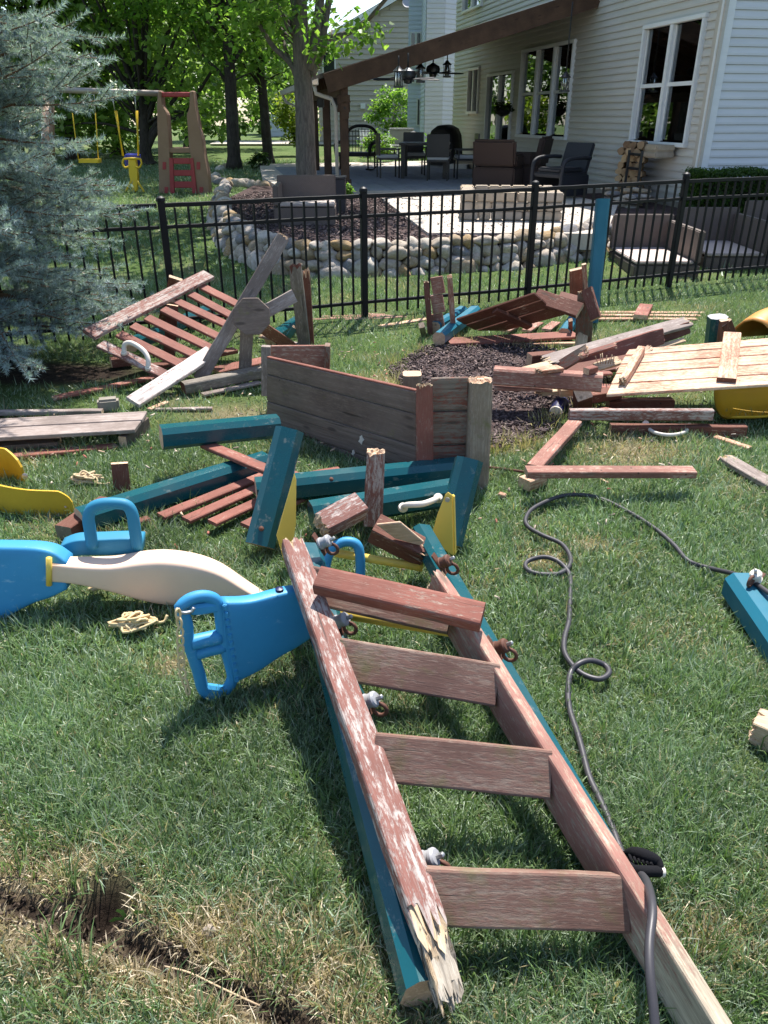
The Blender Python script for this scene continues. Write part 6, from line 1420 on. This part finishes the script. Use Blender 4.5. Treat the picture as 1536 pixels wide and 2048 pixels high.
# deep green mass behind: separate trees
BG = [(300, 345, 27, 4.0, 'full', .42), (240, 330, 34, 5.0, 'f', .5), (380, 320, 40, 5.0, 'f', .5), (150, 345, 30, 5.0, 'f', .5), (40, 345, 28, 5.0, 'f', .5), (475, 310, 52, 6.0, 'f', .5), (-120, 350, 30, 5, 'f', .5), (590, 300, 70, 5.5, 'f', .5)]
labs = ['spreading low branched tree behind the climbing tower', 'leafy tree filling the gap above the yellow swing', 'willow like tree behind the dark trunks', 'dense tree behind the hanging swing chains', 'dense tree hidden behind the upper spruce boughs', 'far pale green tree between the two dark trunks', 'tree beyond the spruce at the left picture edge', 'far tree beside the porch gutter']
for k, ((px, py, Y, hh, kd, sh), lab) in enumerate(zip(BG, labs)):
    b = atY(px, py, Y); b.z = float(base_h(0, Y))
    tr = [b, b + Vector((.1, 0, 1.2)), b + Vector((-.1, 0, 2.6)), b + Vector((.2, 0, 5.0)), b + Vector((.1, 0, 7.5))]
    lims = []
    if k == 0:
        lims = [(Yp(Y, (293, 300), (310, 265), (340, 240), (375, 225), (400, 180), (425, 140)), .12, .04), (Yp(Y, (290, 290), (285, 240), (283, 180), (280, 100)), .14, .05), (Yp(Y, (292, 280), (330, 220), (355, 190), (370, 140)), .09, .03), (Yp(Y, (289, 260), (260, 200), (250, 130)), .07, .03)]
        tr = [b] + Yp(Y, (292, 310), (290, 280), (288, 240), (287, 180))
    cols = [(.16, .27, .06), (.12, .21, .045), (.21, .32, .08), (.09, .16, .035)] if k % 3 else [(.22, .33, .08), (.17, .28, .06), (.27, .38, .11)]
    tree('background_tree', lab, b, tr, .22, .12, lims, (b.x, Y + .5, 5.4 if k != 0 else 5.0), (4.2 + Y * .02, 3.0, 5.0), 130, 60, .13 + Y * .0045, cols, M_barkdark, 20 + k, clr=1.0, group='trees behind the play set', zmin=.9 if k else 1.3, shell=.3)
# bushes
def bush(name, label, c, rad, n, per, size, cols, seed, clr=.22, cat='bush', parent=None):
    rs = np.random.RandomState(seed); rnd = random.Random(seed); P = []
    for k in range(n):
        d = Vector((rnd.gauss(0, 1), rnd.gauss(0, 1), rnd.gauss(0, 1))).normalized() * rnd.uniform(.5, 1)
        P.append((c[0] + d.x * rad[0], c[1] + d.y * rad[1], max(c[2] - rad[2], c[2] + d.z * rad[2])))
    co, lp, tot, t = leaf_cloud(np.array(P), np.full(len(P), clr), per, size, cols, rs)
    if parent is None:
        r = root(name, (c[0], c[1], c[2] - rad[2]), label, cat)
        V = []; Fc = []
        for q in P[::4]: limb([Vector((c[0], c[1], c[2] - rad[2])), Vector((c[0], c[1], c[2])).lerp(Vector(q), .5), Vector(q)], .015, .004, V, Fc, 5, 2)
        mkobj('stem', mesh('stem', V, Fc, M_barkdark), None, r); mkobj('foliage', npmesh('foliage', co, lp, tot, M_leaf, t), None, r)
    else: mkobj('foliage', npmesh('foliage', co, lp, tot, M_leaf, t), None, parent)
def Z(px, py, Y): p = atY(px, py, Y); return tuple(p)
bush('tall_bush', 'rounded green bush in front of the gable house', Z(782, 222, 41), (1.1, .9, 1.2), 60, 40, .16, GL, 41, .4)
bush('patio_bush', 'bright leafy bush beyond the patio dining chairs', Z(872, 300, 27), (.45, .5, .5), 40, 30, .10, GL, 42)
bush('low_bush', 'low bright green shrub behind the wicker rocker', Z(756, 290, 27), (.55, .5, .4), 40, 30, .10, GL, 43)
bush('yellow_shrub', 'yellow green shrub beside the far porch post', Z(590, 235, 33), (.8, .8, 1.0), 50, 40, .14, [(.2, .24, .03), (.15, .22, .03)], 44, .35)
bush('ground_plant', 'small leafy plant at the foot of the porch post', Z(694, 380, 15.6), (.14, .14, .10), 14, 18, .06, GL, 45, .07, 'plant')
bush('tree_bed_plant', 'dark upright plant between the two dark trunks', Z(518, 322, 25), (.3, .3, .3), 20, 20, .12, [(.04, .08, .02)], 46, .12, 'plant')
bush('basket', '', tuple(hb_p + Vector((0, 0, .08))), (.26, .26, .14), 24, 24, .06, [(.03, .05, .015), (.05, .07, .02)], 47, .08, parent=hb_r)
# clipped hedge in front of the right house wall
rs = np.random.RandomState(8); hx0 = atY(1392, 360, 13.0).x; n = 26000; L = 3.4
x = rs.uniform(0, L, n); f = rs.randint(0, 3, n); yy = np.where(f == 0, 0.0, rs.uniform(0, .7, n)); zz = np.where(f == 1, .62, rs.uniform(.0, .62, n)); x = np.where(f == 2, 0.02, x)
pp = np.stack([hx0 + x, 12.75 + yy + .05 * x, .40 + zz], -1) + rs.normal(0, .025, (n, 3))
pp[:, 2] += .02 * np.sin(pp[:, 0] * 7)
co, lp, tot, t = leaf_cloud(pp, np.full(n, .02), 1, .045, [(.05, .10, .02), (.035, .075, .015), (.075, .13, .025)], rs, .8)
hr = root('clipped_hedge', (hx0 + L / 2, 13.1, .35), 'box clipped green hedge along the right house wall', 'hedge')
mkobj('foliage', npmesh('foliage', co, lp, tot, M_leaf, t), None, hr)
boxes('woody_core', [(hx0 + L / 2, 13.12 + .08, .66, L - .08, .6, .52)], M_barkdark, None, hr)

# ------------------------------------------------------------------ blue spruce
def spruce():
    B = Vector((-3.15, 6.05, 0)); rnd = random.Random(11); rs = np.random.RandomState(11); Ht = 9.0
    r = root('blue_spruce', B, 'blue grey spruce with drooping needled boughs at the left edge', 'tree')
    V = []; Fc = []; tube_geo([Vector((0, 0, -.05)), Vector((0, 0, .6)), Vector((.03, 0, 3)), Vector((0, 0, 6)), Vector((0, 0, Ht))], [.16, .13, .10, .06, .015], 10, False, V, Fc)
    mkobj('trunk', mesh('trunk', V, Fc, M_barkdark, smooth=True), Matrix.Translation(B), r)
    V = []; Fc = []; seg = []      # seg: needle bearing twig segments (a, b, age)
    def twig(a, d, L, lev, n):
        pts = [a]; q = a.copy(); dd = d.copy(); k = max(2, int(L / .09))
        for i in range(k):
            dd = (dd + Vector((rnd.gauss(0, .05), rnd.gauss(0, .05), rnd.gauss(.015 if lev else .0, .05)))).normalized(); q = q + dd * (L / k); pts.append(q.copy())
        return pts
    z = .48
    while z < Ht - .3:
        Lm = 1.40 * (1 - z / Ht) ** .5; nb = 10 if z < 3.9 else 5
        a0 = rnd.uniform(0, 6.28)
        for k in range(nb):
            a = a0 + 6.283 * k / nb + rnd.gauss(0, .15)
            vis = math.sin(a) < .55 or math.cos(a) > .2
            L = Lm * rnd.uniform(.72, 1.1); el = rnd.uniform(-.30, .30) + (z / Ht) * .4 - (.15 if z < .7 else 0)
            d = Vector((math.cos(a) * math.cos(el), math.sin(a) * math.cos(el), math.sin(el))); st = Vector((0, 0, z + rnd.uniform(-.08, .08)))
            pts = [st]; q = st.copy(); m = 9
            for i in range(m):
                dd = (d + Vector((0, 0, -.16 + .34 * (i / m) ** 2))).normalized(); q = q + dd * L / m; pts.append(q.copy())
            tube_geo(pts, [max(.004, .018 * (1 - i / m)) for i in range(m + 1)], 5, False, V, Fc)
            near = z < 3.9 and vis
            side = Vector((-math.sin(a), math.cos(a), 0))
            for i in range(2, m + 1):
                f = i / m
                if f > .45: seg.append((pts[i - 1], pts[i], 1.0))
                if i == m: 
                    t = twig(pts[i], (pts[i] - pts[i - 1]).normalized(), .12, 1, 0); seg.extend((t[j], t[j + 1], 1.2) for j in range(len(t) - 1)); continue
                for s in (-1, 1):
                    if rnd.random() < .12: continue
                    l2 = (.16 + .42 * (1 - f)) * rnd.uniform(.7, 1.2) * (Lm / 1.9 + .1)
                    d2 = (d * .75 + side * s * .8 + Vector((0, 0, rnd.uniform(-.45, .5)))).normalized()
                    t = twig(pts[i], d2, l2, 1, 0)
                    if near and l2 > .1: tube_geo(t, .0035, 4, False, V, Fc)
                    for j in range(len(t) - 1): seg.append((t[j], t[j + 1], .9 if j < len(t) - 2 else 1.25))
                    if near and l2 > .15:
                        for j in range(1, len(t) - 1):
                            for s2 in (-1, 1):
                                if rnd.random() < .25: continue
                                d3 = (d2 * .7 + d2.cross(Vector((0, 0, 1))).normalized() * s2 * .75 + Vector((0, 0, rnd.uniform(-.6, .7)))).normalized()
                                e = t[j] + d3 * rnd.uniform(.07, .15); seg.append((t[j], e, 1.1))
        z += .16 if z < 3.9 else .4
    mkobj('branch', mesh('branch', V, Fc, M_twig), Matrix.Translation(B), r)
    A = np.array([s[0] for s in seg]); E = np.array([s[1] for s in seg]); g = np.array([s[2] for s in seg])
    Ln = np.linalg.norm(E - A, axis=1); wx = A[:, 2] < 3.9
    cnt = np.where(wx, np.maximum(10, Ln * 560), Ln * 110).astype(int); idx = np.repeat(np.arange(len(seg)), cnt); m = len(idx)
    u = (E - A) / (Ln[:, None] + 1e-9); f = rs.uniform(0, 1, (m, 1)); p = A[idx] + (E - A)[idx] * f
    rd = rs.normal(0, 1, (m, 3)); rd -= u[idx] * np.sum(rd * u[idx], 1)[:, None]; rd /= np.linalg.norm(rd, axis=1)[:, None]
    rd[:, 2] = rd[:, 2] * .9 + .12
    nd = rd * .86 + u[idx] * .5; nd /= np.linalg.norm(nd, axis=1)[:, None]; big = np.where(wx[idx], 1.0, 1.9)[:, None]
    NL = .038 * rs.uniform(.7, 1.25, (m, 1)) * big; w = np.cross(nd, rs.normal(0, 1, (m, 3))); w /= np.linalg.norm(w, axis=1)[:, None]; w *= .0026 * big
    co = np.stack([p - w, p + w, p + nd * NL], 1).reshape(-1, 3)
    base = np.array([(.25, .325, .345), (.32, .40, .43), (.18, .24, .245), (.39, .48, .52)])
    t = base[rs.randint(0, 4, m)] * rs.uniform(.75, 1.2, (m, 1)); tip = (g[idx] > 1.15)[:, None]; t = np.where(tip & (rs.rand(m, 1) < .5), t * np.array([1.15, 1.2, 1.15]), t)
    t = np.repeat(t, 3, 0)
    mkobj('needles', npmesh('needles', co, np.arange(m * 3), np.full(m, 3), M_needle, t), Matrix.Translation(B), r)
    print('spruce needles', m, 'segs', len(seg))
spruce()

# ------------------------------------------------------------------ grass
def grass(name, n, y0, y1, w, l, label, seed, xpad=.9, segs=2, xlim=None, dens=None):
    rs = np.random.RandomState(seed); N_ = int(n * 2.2)
    y = np.sqrt(rs.uniform(y0 ** 2, y1 ** 2, N_)) if y0 > 2.5 else rs.uniform(y0, y1, N_)
    hw = .5 * (y * CP + .83) + xpad; x = rs.uniform(-1, 1, N_) * hw
    df = dirt_f(x, y); dr = dry_f(x, y); keep = rs.rand(N_) > np.clip(df * 1.6, 0, 1)
    keep &= rs.rand(N_) < (.62 + .38 * np.clip(.5 + wav(x, y, 6.5, 3), 0, 1)) * (1 - .35 * dr)
    keep &= ~inpoly(x, y, MULCHSHRINK) & ~inpoly(x, y, bedpoly)
    x, y, dr = x[keep][:n], y[keep][:n], dr[keep][:n]; m = len(x); z = ground_z(x, y) - .004
    tall = 1 + .5 * wav(x, y, 8, 5) + .35 * np.clip(wav(x, y, 23, 2), 0, 1)
    L = l * rs.uniform(.45, 1.35, m) * np.clip(tall, .55, 1.6) * (1 - .25 * dr); W = w * rs.uniform(.6, 1.3, m)
    a = rs.uniform(0, 6.28, m) + 1.2 * wav(x, y, 2.2, 9); s1 = np.clip(rs.normal(.55, .28, m), 0, .98); s2 = np.clip(s1 + rs.uniform(.0, .5, m), 0, 1.0)
    ld = np.stack([np.cos(a), np.sin(a), np.zeros(m)], -1); wdv = rs.uniform(0, 6.28, m); wv = np.stack([np.cos(wdv), np.sin(wdv), np.zeros(m)], -1) * W[:, None] * .5
    up = np.array([0, 0, 1.0]); p = np.stack([x, y, z], -1)
    mid = p + (ld * s1[:, None] + up * np.sqrt(1 - s1 ** 2)[:, None]) * (L * .55)[:, None]
    tip = mid + (ld * s2[:, None] + up * np.sqrt(1 - s2 ** 2)[:, None]) * (L * .5)[:, None]
    if segs == 2:
        co = np.stack([p - wv, p + wv, mid + wv * .85, mid - wv * .85, tip], 1).reshape(-1, 3); k = 5
        lp = (np.arange(m)[:, None] * 5 + np.array([0, 1, 2, 3, 3, 2, 4])[None]).ravel(); tot = np.tile([4, 3], m)
    else:
        co = np.stack([p - wv, p + wv, tip], 1).reshape(-1, 3); k = 3; lp = np.arange(m * 3); tot = np.full(m, 3)
    cg = np.array([(.138, .225, .09), (.175, .28, .13), (.22, .30, .20), (.32, .39, .295), (.092, .16, .068), (.225, .295, .15)]); cs = np.array([(.58, .47, .31), (.45, .35, .21), (.68, .58, .42), (.32, .27, .15)])
    t = cg[rs.randint(0, len(cg), m)] * rs.uniform(.75, 1.25, (m, 1)); t = t * (1 + .22 * wav(x, y, 3.3, 6) + .12 * wav(x, y, 11, 8))[:, None]; straw = rs.rand(m) < np.clip(.015 + dr * 1.0, 0, .96)
    t = np.where(straw[:, None], cs[rs.randint(0, len(cs), m)] * rs.uniform(.6, 1.15, (m, 1)), t)
    o = mkobj(name, npmesh(name, co, lp, tot, M_grass, np.repeat(t, k, 0))); tag(o, label, 'grass', kind='stuff')
mcx = sum(p.x for p in MULCHPOLY) / len(MULCHPOLY); mcy = sum(p.y for p in MULCHPOLY) / len(MULCHPOLY)
MULCHSHRINK = [Vector((mcx + (p.x - mcx) * .93, mcy + (p.y - mcy) * .93, 0)) for p in MULCHPOLY]
grass('lawn_grass', 150000, .75, 2.3, .0037, .055, 'short mown grass blades in the foreground', 1, .5)
grass('lawn_grass', 145000, 2.3, 4.6, .005, .055, 'short mown grass blades around the broken timber', 2, .7)
grass('lawn_grass', 110000, 4.6, 9.5, .008, .06, 'short mown grass blades along the fence line', 3, .8, 1)
grass('lawn_grass', 90000, 9.5, 30.0, .022, .07, 'short mown grass of the far lawn', 4, 1.0, 1)

def tufts(name, P, per, spread, l, w, cols, label, seed):
    rs = np.random.RandomState(seed); C = np.repeat(np.array([(p.x, p.y) for p in P]), per, 0); m = len(C)
    xy = C + rs.normal(0, spread, (m, 2)); z = ground_z(xy[:, 0], xy[:, 1]); p = np.stack([xy[:, 0], xy[:, 1], z], -1)
    out = (xy - C) / (spread + 1e-6); a = np.arctan2(out[:, 1], out[:, 0]) + rs.normal(0, .7, m); s1 = np.clip(rs.normal(.35, .25, m), 0, .95); s2 = np.clip(s1 + rs.uniform(.1, .6, m), 0, 1)
    ld = np.stack([np.cos(a), np.sin(a), 0 * a], -1); up = np.array([0, 0, 1.0]); L = l * rs.uniform(.5, 1.3, (m, 1)); wa = rs.uniform(0, 6.28, m); wv = np.stack([np.cos(wa), np.sin(wa), 0 * wa], -1) * w * .5
    mid = p + (ld * s1[:, None] + up * np.sqrt(1 - s1 ** 2)[:, None]) * L * .55; tip = mid + (ld * s2[:, None] + up * np.sqrt(1 - s2 ** 2)[:, None]) * L * .5
    co = np.stack([p - wv, p + wv, mid + wv * .85, mid - wv * .85, tip], 1).reshape(-1, 3); lp = (np.arange(m)[:, None] * 5 + np.array([0, 1, 2, 3, 3, 2, 4])[None]).ravel()
    cc = np.array(cols); t = np.repeat(cc[rs.randint(0, len(cc), m)] * rs.uniform(.7, 1.2, (m, 1)), 5, 0)
    tag(mkobj(name, npmesh(name, co, lp, np.tile([4, 3], m), M_grass, t)), label, 'grass', kind='stuff')
rt = random.Random(31)
edge = [a.lerp(b, rt.random()) + Vector((rt.gauss(0, .05), rt.gauss(0, .05), 0)) for a, b in zip(MULCHPOLY, MULCHPOLY[1:] + MULCHPOLY[:1]) for _ in range(9)]
tufts('dry_tufts', edge, 22, .035, .11, .004, [(.50, .42, .24), (.38, .34, .17), (.24, .27, .09), (.60, .52, .34)], 'straggly dry grass tufts along the mulch edge', 32)
cl = [at(rt.uniform(-60, 1600), rt.uniform(1000, 2100)) for _ in range(230)]
cl = [p for p in cl if dirt_f(np.array([p.x]), np.array([p.y]))[0] < .2]
tufts('grass_clumps', cl, 26, .022, .085, .0042, [(.11, .19, .06), (.16, .25, .09), (.20, .28, .13)], 'taller darker grass clumps dotted over the lawn', 33)
